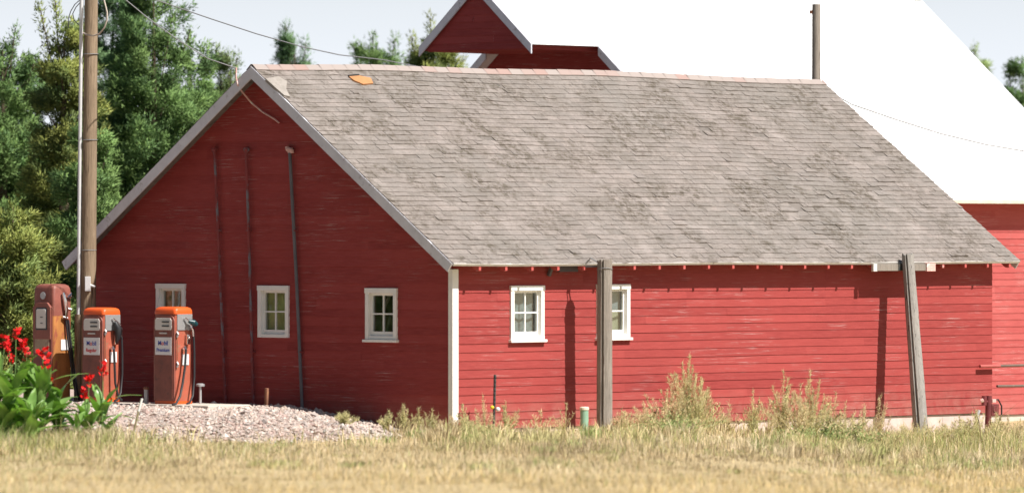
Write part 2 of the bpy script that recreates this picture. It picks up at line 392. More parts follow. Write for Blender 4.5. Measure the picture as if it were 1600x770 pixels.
# ================================================================= the red building
L, W, ZE, ZR, OE, OR = 13.447, 8.248, 2.60, 5.754, .327, .344
shed = empty('red_building', (0, 0, 0), 'low red clapboard building with a worn grey shingle roof and four pane windows', 'building')
SL = (ZR - ZE) / (W / 2 + OE)
def roof_z(y): return ZE + SL * ((y + OE) if y <= W / 2 else (W + OE - y))
def win_rect_y(u0, u1, v0, v1):     # long wall: returns s0,s1,z0,z1
    p = on_y((u0), (v0 + v1) / 2, 0); q = on_y(u1, (v0 + v1) / 2, 0); c = (u0 + u1) / 2
    return p.x, q.x, on_y(c, v1, 0).z, on_y(c, v0, 0).z
def win_rect_x(u0, u1, v0, v1):
    p = on_x(u1, (v0 + v1) / 2, 0); q = on_x(u0, (v0 + v1) / 2, 0); c = (u0 + u1) / 2
    return p.y, q.y, on_x(c, v1, 0).z, on_x(c, v0, 0).z
mapL = lambda s, z, n: (s, -n, z)
mapG = lambda s, z, n: (-n, s, z)
winL = [win_rect_y(796, 848, 446, 530), win_rect_y(931, 982, 444, 527)]
winG = [win_rect_x(246, 291, 443, 525), win_rect_x(405, 453, 446, 527), win_rect_x(573, 622, 450, 530)]
BH = .134
hole = lambda r: (r[0] + .05, r[1] - .05, r[2] + .04, r[3] - .05)
gclip = [lambda p: roof_z(0) - .035 + SL * p[0] - p[1], lambda p: roof_z(0) - .035 + SL * (W - p[0]) - p[1]]
o = siding(mapL, 0, L, 0, roof_z(0) - .04, BH, holes=[hole(r) for r in winL], seed=1, clips=[lambda p: roof_z(0) - .04 - p[1]]).build('wall', M['red'], shed)
o = siding(mapG, 0, W, 0, ZR, BH, clips=gclip, holes=[hole(r) for r in winG], seed=2).build('wall', M['red'], shed)
o = siding(lambda s, z, n: (L + n, s, z), 0, W, 0, ZR, BH, clips=gclip, seed=3, step=2).build('wall', M['red'], shed)
o = siding(lambda s, z, n: (s, W + n, z), 0, L, 0, roof_z(0) - .04, BH, seed=4, step=2, clips=[lambda p: roof_z(0) - .04 - p[1]]).build('wall', M['red'], shed)
mb = MB(); mb.box((L / 2, W / 2, -.45), (L - .04, W - .04, .88)); fo = mb.build('foundation', M['foundation'], shed)
mb = MB(); 
mb.box((.033, -.004, 1.26), (.105, .062, 2.5)); mb.box((-.0335, .012, 1.26), (.026, .094, 2.5))
mb.build('corner_board', M['white'], shed)

# roof: sheathing slab, then every shingle tab as real geometry
def sag(x, t):
    return .05 * math.sin(math.pi * min(max(x / L, 0), 1) * .9 + .15) * t - .012 * math.sin(x * 1.1 + 2) * t + .012 * noise.noise(Vector((x * .35, t * 3, 1))) - .006 * math.sin(x * .8) * (1 - t)
SLEN = math.hypot(W / 2 + OE, ZR - ZE)
def rp(x, s, n, side):              # s metres up the slope from the eave, n metres above the sheathing
    t = s / SLEN; c = (W / 2 + OE) / SLEN; q = (ZR - ZE) / SLEN
    y = -OE + t * (W / 2 + OE) - n * q; z = ZE + t * (ZR - ZE) + n * c + sag(x, t)
    return (x, y if side == 0 else W - y, z)
roof_mb = MB(); rnd = random.Random(5)
XA, XB = -OR, L + OR
xs = list(np.linspace(XA, XB, 29))
for side in (0, 1):
    roof_mb.cm = 1
    for a, b in zip(xs[:-1], xs[1:]):
        for k in range(6):
            s0, s1 = SLEN * k / 6, SLEN * (k + 1) / 6
            for n in (0, -.035): roof_mb.add([rp(a, s0, n, side), rp(b, s0, n, side), rp(b, s1, n, side), rp(a, s1, n, side)], [(0, 1, 2, 3)])
        roof_mb.add([rp(a, 0, 0, side), rp(b, 0, 0, side), rp(b, 0, -.035, side), rp(a, 0, -.035, side)], [(0, 1, 2, 3)])
    roof_mb.cm = 0
    NCO = 42; ex = SLEN / NCO
    for c in range(NCO):
        x = XA - rnd.uniform(0, .25); s = c * ex
        drift = rnd.uniform(-.008, .008)
        while x < XB:
            w = rnd.choice((.12, .2, .3, .3, .3, .45)); x0, x1 = max(x, XA - .015), min(x + w - rnd.choice((.001, .002, .004, .010)), XB + .015); x += w
            if x1 - x0 < .03: continue
            nz = noise.noise(Vector((x0 * .5, s * .6, 4.2))) + .5 * noise.noise(Vector((x0 * 1.5, s * 1.8, 9)))
            rough = max(0, nz + .12)
            if rnd.random() < .006 + .10 * max(0, nz - .25): continue
            jit = rnd.uniform(-.006, .004) + drift + (-rnd.uniform(0, .022) if rnd.random() < .10 * rough else 0)
            lift = (rnd.uniform(.0, .013) if rnd.random() < .6 * rough else 0); h0 = .012 + rnd.uniform(0, .007) + lift
            roof_mb.ca = min(1, max(0, .5 + rnd.gauss(0, .24) + (nz * -.2)))
            se = min(s + ex * 1.08, SLEN); nsub = max(1, int((x1 - x0) / .075)); Pb = []; Pt = []; Pl = []
            for i_ in range(nsub + 1):
                xx = x0 + (x1 - x0) * i_ / nsub; sb = s - .012 + jit + .016 * noise.noise(Vector((xx * 1.1, c * 3.3, 2))) + .011 * noise.noise(Vector((xx * 7, c * 5.1, 6))) * (1 + 2 * rough)
                hb = h0 + .006 * noise.noise(Vector((xx * 5, c * 2.7, 3)))
                Pb.append(rp(xx, sb, hb, side)); Pt.append(rp(xx, se, .004, side)); Pl.append(rp(xx, sb, -.002 if c else -.03, side))
            vs_ = Pb + Pt + Pl; k_ = nsub + 1
            roof_mb.add(vs_, [(i_, i_ + 1, k_ + i_ + 1, k_ + i_) for i_ in range(nsub)] + [(i_, 2 * k_ + i_, 2 * k_ + i_ + 1, i_ + 1) for i_ in range(nsub)] + [(0, k_, 2 * k_), (nsub, 2 * k_ + nsub, k_ + nsub)])
roof = roof_mb.build('roof', [M['shingle'], M['deck']], shed)
mb = MB(); x = XA - .01; k = 0
while x < XB:
    w = .30; x1 = min(x + w - .006, XB + .01); mb.ca = rnd.choice((.1, .2, .2, .3, .6, .7, .9)) 
    hh = .030 + .008 * rnd.random()
    for sd in (0, 1): mb.add([rp(x, SLEN - .13, .022, sd), rp(x1, SLEN - .13, .024, sd), rp(x1, SLEN + .005, hh, sd), rp(x, SLEN + .005, hh + .004, sd), rp(x, SLEN - .13, -.0, sd), rp(x1, SLEN - .13, -.0, sd)], [(0, 1, 2, 3), (0, 4, 5, 1)])
    x += w
mb.build('ridge_cap', M['ridge'], roof)
# bare plywood patch and pale patch
def roof_pt(u, v):
    d = ray(u, v); c = (W / 2 + OE); nrm = Vector((0, -(ZR - ZE), c)).normalized(); p0 = Vector((0, -OE, ZE + .02))
    return CAM + d * ((p0 - CAM).dot(nrm) / d.dot(nrm))
def roof_xs(u, v): p = roof_pt(u, v); return p.x, (p.y + OE) / (W / 2 + OE) * SLEN
def patch(name, px, mat, n):
    mb = MB(); q = [roof_xs(*p) for p in px]; top = [rp(a, s, n, 0) for a, s in q]; bot = [rp(a, s, -.01, 0) for a, s in q]; k = len(px)
    mb.add(top + bot, [tuple(range(k))] + [(i, k + i, k + (i + 1) % k, (i + 1) % k) for i in range(k)]); return mb.build(name, mat, roof)
pb = patch('bare_patch', [(544, 123), (560, 122), (578, 126), (582, 134), (566, 135), (552, 129)], M['bare'], .034)
patch('missing_shingle', [(543, 120.5), (560, 119.5), (561, 123), (545, 124)], M['dark'], .031)
patch('pale_patch', [(414, 124), (434, 120), (447, 128), (446, 140), (452, 152), (443, 150), (428, 137)], M['pale_patch'], .034)
# rake boards, eave edge, rafter tails
def rake(xc, th, parent, mat, hh=.125, name='rake_board'):
    for sd in (0, 1):
        mb = MB(); pts = []
        for i in range(13):
            s = SLEN * i / 12; pts.append(s)
        for a, b in zip(pts[:-1], pts[1:]):
            vs = [rp(xc + dx + (.004 if sd else 0), s, n, sd) for s in (a, b) for dx in (-th / 2, th / 2) for n in (-.037 - hh * .0 - hh, -.004)]
            mb.add(vs, [(0, 1, 3, 2), (4, 6, 7, 5), (0, 4, 5, 1), (2, 3, 7, 6), (0, 2, 6, 4), (1, 5, 7, 3)])
        mb.build(name, mat, parent)
rake(-OR - .014, .026, shed, M['white_rake']); rake(L + OR + .014, .026, shed, M['white_rake'])
mb = MB()
for a, b in zip(xs[:-1], xs[1:]):
    vs = [rp(x_, s_, n_, 0) for x_ in (a, b) for s_ in (-.022, -.002) for n_ in (-.034, .008)]
    mb.add(vs, [(0, 1, 3, 2), (4, 6, 7, 5), (0, 4, 5, 1), (2, 3, 7, 6), (0, 2, 6, 4), (1, 5, 7, 3)])
mb.build('eave_edge', M['edge'], shed)
tail_me = None
k = 0
for i in range(23):
    x = .28 + i * .603
    if x > L + .3: break
    mb = MB()
    yo = -OE + .012; zs_ = sag(x, .03); pts = [(x - .025, yo, roof_z(yo) - .045 + zs_), (x - .025, .0, roof_z(0) - .045 + zs_), (x - .025, .0, roof_z(0) - .17 + zs_), (x - .025, yo + .09, roof_z(yo) - .115 + zs_), (x - .025, yo + .03, roof_z(yo) - .125 + zs_), (x - .025, yo, roof_z(yo) - .115 + zs_)]
    mb.prism(pts, (.05, 0, 0)); mb.build('rafter_tail', M['red_trim'], shed)
# windows
def window(rect, mapf, parent, curtain_or_reflection, sill=True, head=True, clutter=False):
    s0, s1, z0, z1 = rect; cw = .075
    def bx(mb, a0, a1, b0, b1, n0, n1):
        ps = [mapf(a, b, n) for a in (a0, a1) for b in (b0, b1) for n in (n0, n1)]
        mb.add(ps, [(0, 1, 3, 2), (4, 6, 7, 5), (0, 4, 5, 1), (2, 3, 7, 6), (0, 2, 6, 4), (1, 5, 7, 3)])
    mb = MB(); bx(mb, s0, s0 + cw, z0, z1 - .08, -.10, .042); bx(mb, s1 - cw, s1, z0, z1 - .08, -.10, .042); bx(mb, s0 - .006, s1 + .006, z1 - .08, z1, -.10, .05)
    bx(mb, s0 + cw, s1 - cw, z0 - .001, z0 + .055, -.10, .030)
    fr = mb.build('window', M['white'], parent, bevel=.004)
    if sill:
        mb = MB(); bx(mb, s0 - .03, s1 + .03, z0 - .045, z0 - .003, 0, .075); mb.build('sill', M['white'], fr, bevel=.004)
    a0, a1, b0, b1 = s0 + cw + .002, s1 - cw - .002, z0 + .057, z1 - .082
    mb = MB(); sw = .035; n0, n1 = -.05, -.018
    bx(mb, a0, a0 + sw, b0, b1, n0, n1); bx(mb, a1 - sw, a1, b0, b1, n0, n1); bx(mb, a0 + sw, a1 - sw, b1 - sw, b1, n0, n1); bx(mb, a0 + sw, a1 - sw, b0, b0 + sw + .03, n0, n1)
    cm, zm = (a0 + a1) / 2, (b0 + b1) / 2 + .01
    bx(mb, cm - .011, cm + .011, b0 + sw + .03, b1 - sw, n0 + .004, n1 - .002); bx(mb, a0 + sw, cm - .011, zm - .011, zm + .011, n0 + .006, n1 - .004); bx(mb, cm + .011, a1 - sw, zm - .011, zm + .011, n0 + .006, n1 - .004)
    mb.build('sash', M['white'], fr)
    mb = MB(); mb.add([mapf(a_, b_, -.04) for a_, b_ in ((a0 + .01, b0 + .01), (a1 - .01, b0 + .01), (a1 - .01, b1 - .01), (a0 + .01, b1 - .01))], [(0, 1, 2, 3)]); mb.build('pane', M['glass'], fr)
    for (ca0, ca1, cb0, cb1, mt) in curtain_or_reflection:
        mb = MB(); nseg = 14; aa = a0 - .06 + (a1 - a0 + .12) * ca0; ab = a0 - .06 + (a1 - a0 + .12) * ca1
        zb, zt = b0 + (b1 - b0) * cb0 - (.05 if cb0 == 0 else 0), b0 + (b1 - b0) * cb1 + (.05 if cb1 == 1 else 0)
        ps = []
        for i in range(nseg + 1):
            s = aa + (ab - aa) * i / nseg; n = -.13 + .014 * math.sin(i * 1.7)
            ps += [mapf(s, zb, n), mapf(s, zt, n)]
        mb.add(ps, [(2 * i, 2 * i + 2, 2 * i + 3, 2 * i + 1) for i in range(nseg)]); mb.build('curtain', mt, fr)
    if clutter:
        mb = MB()
        for (p, q, w) in (((.15, .9), (.42, .35), .03), ((.1, .55), (.45, .95), .022), ((.55, .95), (.95, .6), .05), ((.55, .45), (.8, .05), .03)):
            P = mapf(a0 + (a1 - a0) * p[0], b0 + (b1 - b0) * p[1], -.2); Q = mapf(a0 + (a1 - a0) * q[0], b0 + (b1 - b0) * q[1], -.26); mb.bar(P, Q, w, .02)
        mb.build('clutter', M['junk'], fr)
    return fr
cg, cb, co = M['curtain_grey'], M['curtain_beige'], M['curtain_olive']
window(winL[0], mapL, shed, [(0, 1, 0, 1, cg)])
window(winL[1], mapL, shed, [(0, 1, .5, 1, cg), (0, 1, 0, .5, cb)])
window(winG[0], mapG, shed, [(0, 1, 0, 1, co)], sill=False)
window(winG[1], mapG, shed, [(0, 1, 0, 1, co)], sill=False)
window(winG[2], mapG, shed, [], clutter=True)

# ================================================================= the white roofed barn behind
BX0, BX1, BY0, BYR, BZE, BSL = 14.3, 24.5, 6.6, 10.95, 3.72, .84
BEY = 6.2; BZR = BZE + BSL * (BYR - BEY); BY1 = 2 * BYR - BY0
barn = empty('barn', (BX0, BYR, -.4), 'large red barn with a bright white metal roof and pointed hay hood', 'barn')
bz = lambda y: BZE + BSL * (y - BEY) if y <= BYR else BZE + BSL * (2 * BYR - y - BEY)
ZB = -.34
zt = bz(BY0) - .03
siding(lambda s, z, n: (s, BY0 - n, z), BX0, BX1, ZB, zt, .128, seed=11, wave=.004, step=1.5, lap=.009, clips=[lambda p: zt - p[1]]).build('wall', M['barn_red'], barn)
siding(lambda s, z, n: (s, BY1 + n, z), BX0, BX1, ZB, zt, .128, seed=12, wave=.004, step=3, clips=[lambda p: zt - p[1]]).build('wall', M['barn_red'], barn)
bcl = [lambda p: bz(p[0]) - .04 - p[1]]
bcl = [lambda p: zt - .01 + BSL * (p[0] - BY0) - p[1], lambda p: zt - .01 + BSL * (BY1 - p[0]) - p[1]]
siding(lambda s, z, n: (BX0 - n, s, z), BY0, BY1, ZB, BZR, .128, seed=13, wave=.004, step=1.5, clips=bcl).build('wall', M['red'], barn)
siding(lambda s, z, n: (BX1 + n, s, z), BY0, BY1, ZB, BZR, .128, seed=14, wave=.004, step=3, clips=bcl).build('wall', M['barn_red'], barn)
mb = MB(); mb.box(((BX0 + BX1) / 2, BYR, ZB - .31), (BX1 - BX0 - .05, BY1 - BY0 - .05, .6)); mb.build('foundation', M['concrete'], barn)
HX, HY = 12.1, 9.55                   # hay hood: front end and edge of its eave
def metal(mb, x0, x1, ya, yb, side):  # ribbed sheet, thickness .02
    xs = [x0]; k = math.ceil(x0 / .3)
    prof = [(x0, 0)]
    while k * .3 < x1:
        c = k * .3
        for dx, h in ((-.03, 0), (-.012, .022), (.012, .022), (.03, 0)):
            if x0 < c + dx < x1: prof.append((c + dx, h))
        k += 1
    prof.append((x1, 0))
    Yf = lambda y: y if side == 0 else 2 * BYR - y
    for (a, ha), (b, hb) in zip(prof[:-1], prof[1:]):
        for lo in (0, 1):
            d = -.03 if lo else 0
            z = lambda y, h: bz(y) + (d if lo else h)
            mb.add([(a, Yf(ya), z(ya, ha)), (b, Yf(ya), z(ya, hb)), (b, Yf(yb), z(yb, hb)), (a, Yf(yb), z(yb, ha))], [(0, 1, 2, 3)])
        mb.add([(a, Yf(ya), bz(ya) - .03), (b, Yf(ya), bz(ya) - .03), (b, Yf(ya), bz(ya) + hb), (a, Yf(ya), bz(ya) + ha)], [(0, 1, 2, 3)])
mb = MB()
for sd in (0, 1): metal(mb, BX0 - .4, BX1 + .4, BEY, BYR, sd)
broof = mb.build('roof', M['metal_roof'], barn)
mb = MB()
mb.bar((BX0 - .4, BYR, BZR + .03), (BX1 + .4, BYR, BZR + .03), .2, .03); mb.build('ridge_cap', M['metal_roof'], broof)
mb = MB()
for sd in (0, 1): metal(mb, HX, BX0 - .4, HY, BYR, sd)
hood = mb.build('hay_hood', M['metal_roof'], barn)
mb = MB()
hz = bz(HY) - .10
tri = [(HY + .02, hz), (2 * BYR - HY - .02, hz), (2 * BYR - HY - .02, hz + .04), (BYR, BZR - .05), (HY + .02, hz + .04)]
siding(lambda s, z, n: (HX + .06 - n, s, z), HY, 2 * BYR - HY, hz, BZR, .128, seed=15, wave=.003, lap=.014,
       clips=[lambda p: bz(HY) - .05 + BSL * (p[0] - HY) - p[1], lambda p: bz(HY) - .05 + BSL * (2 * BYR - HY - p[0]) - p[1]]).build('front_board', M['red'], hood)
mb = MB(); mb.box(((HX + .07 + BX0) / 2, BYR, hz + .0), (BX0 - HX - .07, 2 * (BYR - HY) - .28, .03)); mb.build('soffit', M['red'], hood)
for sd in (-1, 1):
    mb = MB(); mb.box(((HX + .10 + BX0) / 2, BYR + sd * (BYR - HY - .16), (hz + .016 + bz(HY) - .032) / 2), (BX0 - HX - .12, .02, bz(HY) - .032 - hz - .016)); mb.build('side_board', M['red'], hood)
def brake(x, y0, y1, side, parent, name='rake_board'):
    Yf = lambda y: y if side == 0 else 2 * BYR - y
    mb = MB(); pts = [(x, Yf(y0), bz(y0) - .012), (x, Yf(y1), bz(y1) - .012), (x, Yf(y1), bz(y1) - .19), (x, Yf(y0), bz(y0) - .19)]
    mb.prism(pts, (.03, 0, 0)); mb.build(name, M['white_rake'], parent)
for sd in (0, 1):
    brake(HX - .032, HY - .01, BYR, sd, hood); brake(BX0 - .432, BEY, HY - .015, sd, barn); brake(BX1 + .402, BEY, BYR, sd, barn)
mb = MB(); mb.box(((BX0 + BX1) / 2, BEY - .014, BZE - .035), (BX1 - BX0 + .8, .025, .07)); mb.build('eave_edge', M['cream'], barn)
mb = MB(); mb.box((19.9, BY0 - .035, 1.18), (.035, .03, .28)); mb.build('latch_slot', M['dark'], barn)

# ================================================================= timber posts and utility poles
def timber_post(name, base, top, r0, r1, mat, label, cat, split=False, seed=0):
    base, top = Vector(base), Vector(top); root = empty(name, base, label, cat); random.seed(seed)
    mb = MB(); N = 14; n = 18; prof = [1 + random.uniform(-.07, .07) for _ in range(n)]
    n = 30; prof = [1 + random.uniform(-.03, .03) for _ in range(n)]
    d = (top - base).normalized(); ref = Vector((1, 0, 0)); ref = (ref - d * ref.dot(d)).normalized(); b = d.cross(ref)
    want = (-DV * .93 - RV * .36).normalized(); ks = sorted(range(n), key=lambda k: -(ref * math.cos(6.2832 * k / n) + b * math.sin(6.2832 * k / n)).dot(want))
    if split: prof[ks[0]] *= .66; prof[ks[3]] *= .9
    vs = []; fs = []
    for i in range(N + 1):
        p = base.lerp(top, i / N); r = r0 + (r1 - r0) * i / N
        for k in range(n):
            a = 2 * math.pi * k / n
            topj = random.uniform(-.03, .012) if i == N else 0
            vs.append(p + (ref * math.cos(a) + b * math.sin(a)) * r * prof[k] * (1 + random.uniform(-.02, .02)) + d * topj)
    for i in range(N):
        for k in range(n): fs.append((i * n + k, i * n + (k + 1) % n, (i + 1) * n + (k + 1) % n, (i + 1) * n + k))
    fs.append(tuple(N * n + k for k in range(n))); mb.add(vs, fs); mb.build('shaft', mat, root, smooth_=True)
    return root, d
PA = on_y(945, 405, -.66); pb_ = on_y(944.5, 680, -.64)
postA, _ = timber_post('timber_post', (pb_.x, -.64, -.3), (PA.x, -.66, PA.z), .127, .115, M['post'], 'thick upright grey timber post standing before the second sunlit window', 'post', True, 3)
mb = MB(); w0 = Vector((PA.x, -.66, PA.z - .15))
mb.tube([w0 + Vector((math.cos(a) * .124, math.sin(a) * .124, .012 * math.sin(a * 2))) for a in np.linspace(0, 6.28, 15)], .006, 5, False); mb.build('wire_wrap', M['wire'], postA)
mb = MB(); p = Vector((PA.x - .42, -.14, PA.z - .14)); mb.bar(p + Vector((-.12, 0, 0)), p + Vector((.3, -.02, 0)), .08, .12); mb.bar(p + Vector((-.22, .02, .05)), p + Vector((-.22, .10, -.12)), .05, .05); mb.bar(p + Vector((.3, -.02, .02)), p + Vector((.42, -.40, .03)), .03, .03)
mb.build('bracket', M['boxgrey'], postA)
mb = MB(); mb.tube([(PA.x - .03, -.66, PA.z - .1), (PA.x - .1, -.45, PA.z + .02), (PA.x - .1, -.33, PA.z - .08)], .012, 6); mb.build('cable', M['wire'], postA)
TB = on_y(1418, 397, -.46); bb = on_y(1441, 690, -.90)
postB, dB = timber_post('timber_post', (bb.x, -.90, bb.z - .15), (TB.x, -.46, TB.z), .132, .10, M['post_grey'], 'leaning silver grey timber post propped against the eave', 'post', True, 9)
# beam under the eave
b0 = on_y(1362, 411, -OE); b1 = on_y(1457, 411, -OE)
beam = empty('eave_beam', (b0.x, -.32, 2.5), 'weathered pale plank with a red end wedged under the eave', 'plank')
zc = 2.505
def span(u0, u1): return on_y(u0, 411, -.33).x, on_y(u1, 411, -.33).x
for nm, u0, u1, mt, dy, hh in (('plank', 1368, 1443, M['post'], 0, .115), ('end_block', 1444, 1457.5, M['pipe_cap'], -.012, .135), ('end_block', 1361, 1367, M['edge'], -.006, .13)):
    x0, x1 = span(u0, u1); mb = MB(); mb.box(((x0 + x1) / 2, -.355 + dy, zc), (x1 - x0, .05, hh)); mb.build(nm, mt, beam, bevel=.004)
x0, x1 = span(1400, 1409); mb = MB(); mb.box(((x0 + x1) / 2, -.385, zc + .008), (x1 - x0, .012, .11)); mb.build('strap', M['tpost'], beam)
# pole beyond the ridge
q = at_dep(1275.5, 7, 110.5)
pp = empty('utility_pole', (q.x, q.y, -.4), 'plain weathered pole rising behind the ridge against the white roof', 'pole')
mb = MB(); mb.tube([(q.x, q.y, -.4), (q.x - .01, q.y, 3), (q.x, q.y, q.z)], [.105, .085, .074], 14, jit=.02); mb.build('shaft', M['post'], pp, True)
mb = MB(); mb.tube([(q.x, q.y, q.z - .14), (q.x - .08, q.y + .08, q.z - .14)], .02, 8); mb.tube([(q.x - .06, q.y + .06, q.z - .17), (q.x - .06, q.y + .06, q.z - .11)], .035, 8); mb.build('insulator', M['rust'], pp)
# main utility pole at the left
UPB = on_x(137, 560, -.75); UPT = on_x(142.5, 0, -.75)
dz = (UPT.z - UPB.z); ty = (UPT.y - UPB.y) / dz
def upp(z, off=(0, 0)): return Vector((-.75 + off[0], UPB.y + ty * (z - UPB.z) + off[1], z))
gz = float(ground_z(-.75, UPB.y))
up = empty('utility_pole', upp(gz), 'tall brown wooden utility pole with white conduit beside the gas pumps', 'pole')
mb = MB(); mb.tube([upp(z) for z in np.linspace(gz - .3, 9.2, 12)], list(np.linspace(.134, .10, 12)), 18, jit=.015); mb.build('shaft', M['pole'], up, True)
# conduit on the camera's left side of the shaft
cl = (-RV.x * .155 - DV.x * .03, -RV.y * .155 - DV.y * .03)
mb = MB(); mb.tube([upp(z, cl) for z in np.linspace(1.75, 9.0, 8)], .034, 10); mb.build('conduit', M['pvc_white'], up, True)
mb = MB(); mb.tube([upp(z, (cl[0] * 1.02, cl[1] * 1.02)) for z in np.linspace(gz - .1, 1.75, 4)], .062, 10); mb.build('cable_guard', M['pole'], up, True)
for z in (2.8, 4.6, 6.0):
    mb = MB(); mb.tube([upp(z, (math.cos(a) * .125 , math.sin(a) * .125)) for a in np.linspace(0, 6.28, 17)], .007, 5, False); mb.build('strap', M['wire'], up)
sb = upp(2.25, (-DV.x * .14, -DV.y * .14))
mb = MB(); mb.box(sb, (.09, .09, .24), Matrix.Rotation(YAW, 3, 'Z')); mb.tube([sb, sb + RV * .12 + Vector((0, 0, -.05))], .02, 6); mb.build('switch_box', M['pvc_white'], up, bevel=.006)
mb = MB(); loop = []
for u, v, f in ((129, 51, -.15), (136, 55, -.17), (146, 57, -.17), (156, 54, -.16), (164, 44, -.12), (168, 32, -.1), (168, 20, -.1), (163, 0, -.1), (158, -30, -.1)):
    p = on_x(u, v, -.75); loop.append(p + DV * f)
mb.tube(loop, .014, 6); mb.build('cable_loop', M['wire_pale'], up, True)
mb = MB()
for pts in (((126, 0), (117, 8), (111, 18), (107, 30), (107, 45)), ((128, 2), (119, 12), (114, 22), (116, 32), (124, 40))):
    mb.tube([on_x(u, v, -.75) - DV * .05 for u, v in pts], .008, 5)
mb.build('cable_loop', M['wire'], up)

# ================================================================= wires
def wire(name, pts, r, mat, label, sagm=0.0, seg=16):
    P = [Vector(p) for p in pts]
    if len(P) == 2: P = [P[0].lerp(P[1], i / seg) - Vector((0, 0, sagm * 4 * (i / seg) * (1 - i / seg))) for i in range(seg + 1)]
    mb = MB(); mb.tube(P, r, 5); o = mb.build(name, mat, None, True); tag(o, label, 'wire'); return o
wire('power_line', [at_dep(200, -14, 98.8), at_dep(260, 6, 100), at_dep(330, 30, 103), at_dep(400, 53, 106), at_dep(470, 73, 109), at_dep(530, 86, 112), at_dep(600, 94, 115), at_dep(650, 104, 118), at_dep(720, 124, 121)], .010, M['wire'], 'upper slack power line dipping behind the grey ridge')
wh = on_x(372, 108, -.35)
wire('service_wire', [at_dep(184, -10, 98.8), at_dep(230, 28, 98.9), at_dep(280, 64, 99), at_dep(325, 92, 99.2), wh], .009, M['wire'], 'thin service wire running down to the gable peak')
gq = lambda u, v: on_x(u, v, -.05)
wire('drop_cable', [on_x(369, 106, -.39), on_x(369, 122, -.40), on_x(371, 132, -.40), on_x(377, 142, -.24), gq(392, 160), gq(410, 175), gq(430, 187), gq(436, 192)], .014, M['pipe_cap'], 'pinkish drop cable curving over the peak of the shaded gable')
wire('telephone_wire', [at_dep(1290, 140, 110.3), at_dep(1330, 163, 111), at_dep(1400, 187, 112), at_dep(1470, 209, 112.6), at_dep(1540, 226, 113), at_dep(1610, 238, 113.5), at_dep(1700, 250, 114)], .012, M['wire'], 'thin pale wire sagging across the white barn roof')

# ================================================================= vent pipes on the gable
def vent(u0, u1, mat, label, capmat, r=.025, teecap=False):
    a = on_x(u0, 234, -.06); b = on_x(u1, 655, -.06); root = empty('vent_pipe', b, label, 'pipe', 'vent pipes on the gable wall')
    mid = a.lerp(b, .5) + Vector((0, random.uniform(-.015, .015), 0))
    mb = MB(); mb.tube([b, mid, a], r, 10); mb.build('pipe', mat, root, True)
    mb = MB(); s = .055 if teecap else .045
    mb.tube([a + Vector((0, -s, .0)), a + Vector((0, s, 0))], .032, 8); mb.tube([a + Vector((0, 0, -.05)), a + Vector((0, 0, .03))], .034, 8)
    if teecap: mb.tube([a + Vector((0, .05, 0)), a + Vector((0, .06, .05))], .03, 8); mb.tube([a + Vector((0, -.05, 0)), a + Vector((0, -.055, -.055))], .034, 8)
    mb.build('cap', capmat, root, True)
    for k in (.3, .75):
        p = a.lerp(b, k); mb = MB(); mb.box(p + Vector((.012, 0, 0)), (.07, .085, .022)); mb.build('clamp', M['pipe_red'], root)
vent(335, 353, M['pipe_red'], 'dull red vent pipe nearest the gas pumps on the gable', M['pipe_red'], .023)
vent(384.5, 396, M['pipe_red'], 'middle vent pipe with patchy grey and red paint on the gable', M['pipe_red'], .023)
vent(452.5, 473, M['pipe_dark'], 'dark grey vent pipe with a pale pink tee cap', M['pipe_cap'], .028, True)

# ================================================================= petrol pumps (front faces -x, nozzle side faces -y)
def lettering(body, size, col, parent, loc, align='CENTER'):
    c = bpy.data.curves.new('lettering', 'FONT'); c.body = body; c.size = size; c.align_x = align; c.extrude = .0015; c.offset = .0012
    tmp = bpy.data.objects.new('tmp', c); COL.objects.link(tmp); dg = bpy.context.evaluated_depsgraph_get(); dg.update()
    me = bpy.data.meshes.new_from_object(tmp.evaluated_get(dg)); w = max((v.co.x for v in me.vertices), default=0)
    bpy.data.objects.remove(tmp); me.materials.clear(); me.materials.append(col)
    o = bpy.data.objects.new('lettering', me); COL.objects.link(o); o.parent = parent
    o.matrix_local = Matrix.Translation(loc) @ Matrix(((0, 0, -1, 0), (-1, 0, 0, 0), (0, 1, 0, 0), (0, 0, 0, 1)))
    return o
def two_tone(parts, size, parent, x, y, z):       # parts: [(text, mat)], centred on y; text runs towards -y
    objs = [lettering(tx, size, mt, parent, (x, 0, z), 'LEFT') for tx, mt in parts]
    ws = [max(v.co.x for v in o.data.vertices) + size * .06 for o in objs]; s = y + sum(ws) / 2
    for o, w in zip(objs, ws): o.location.y = s; s -= w
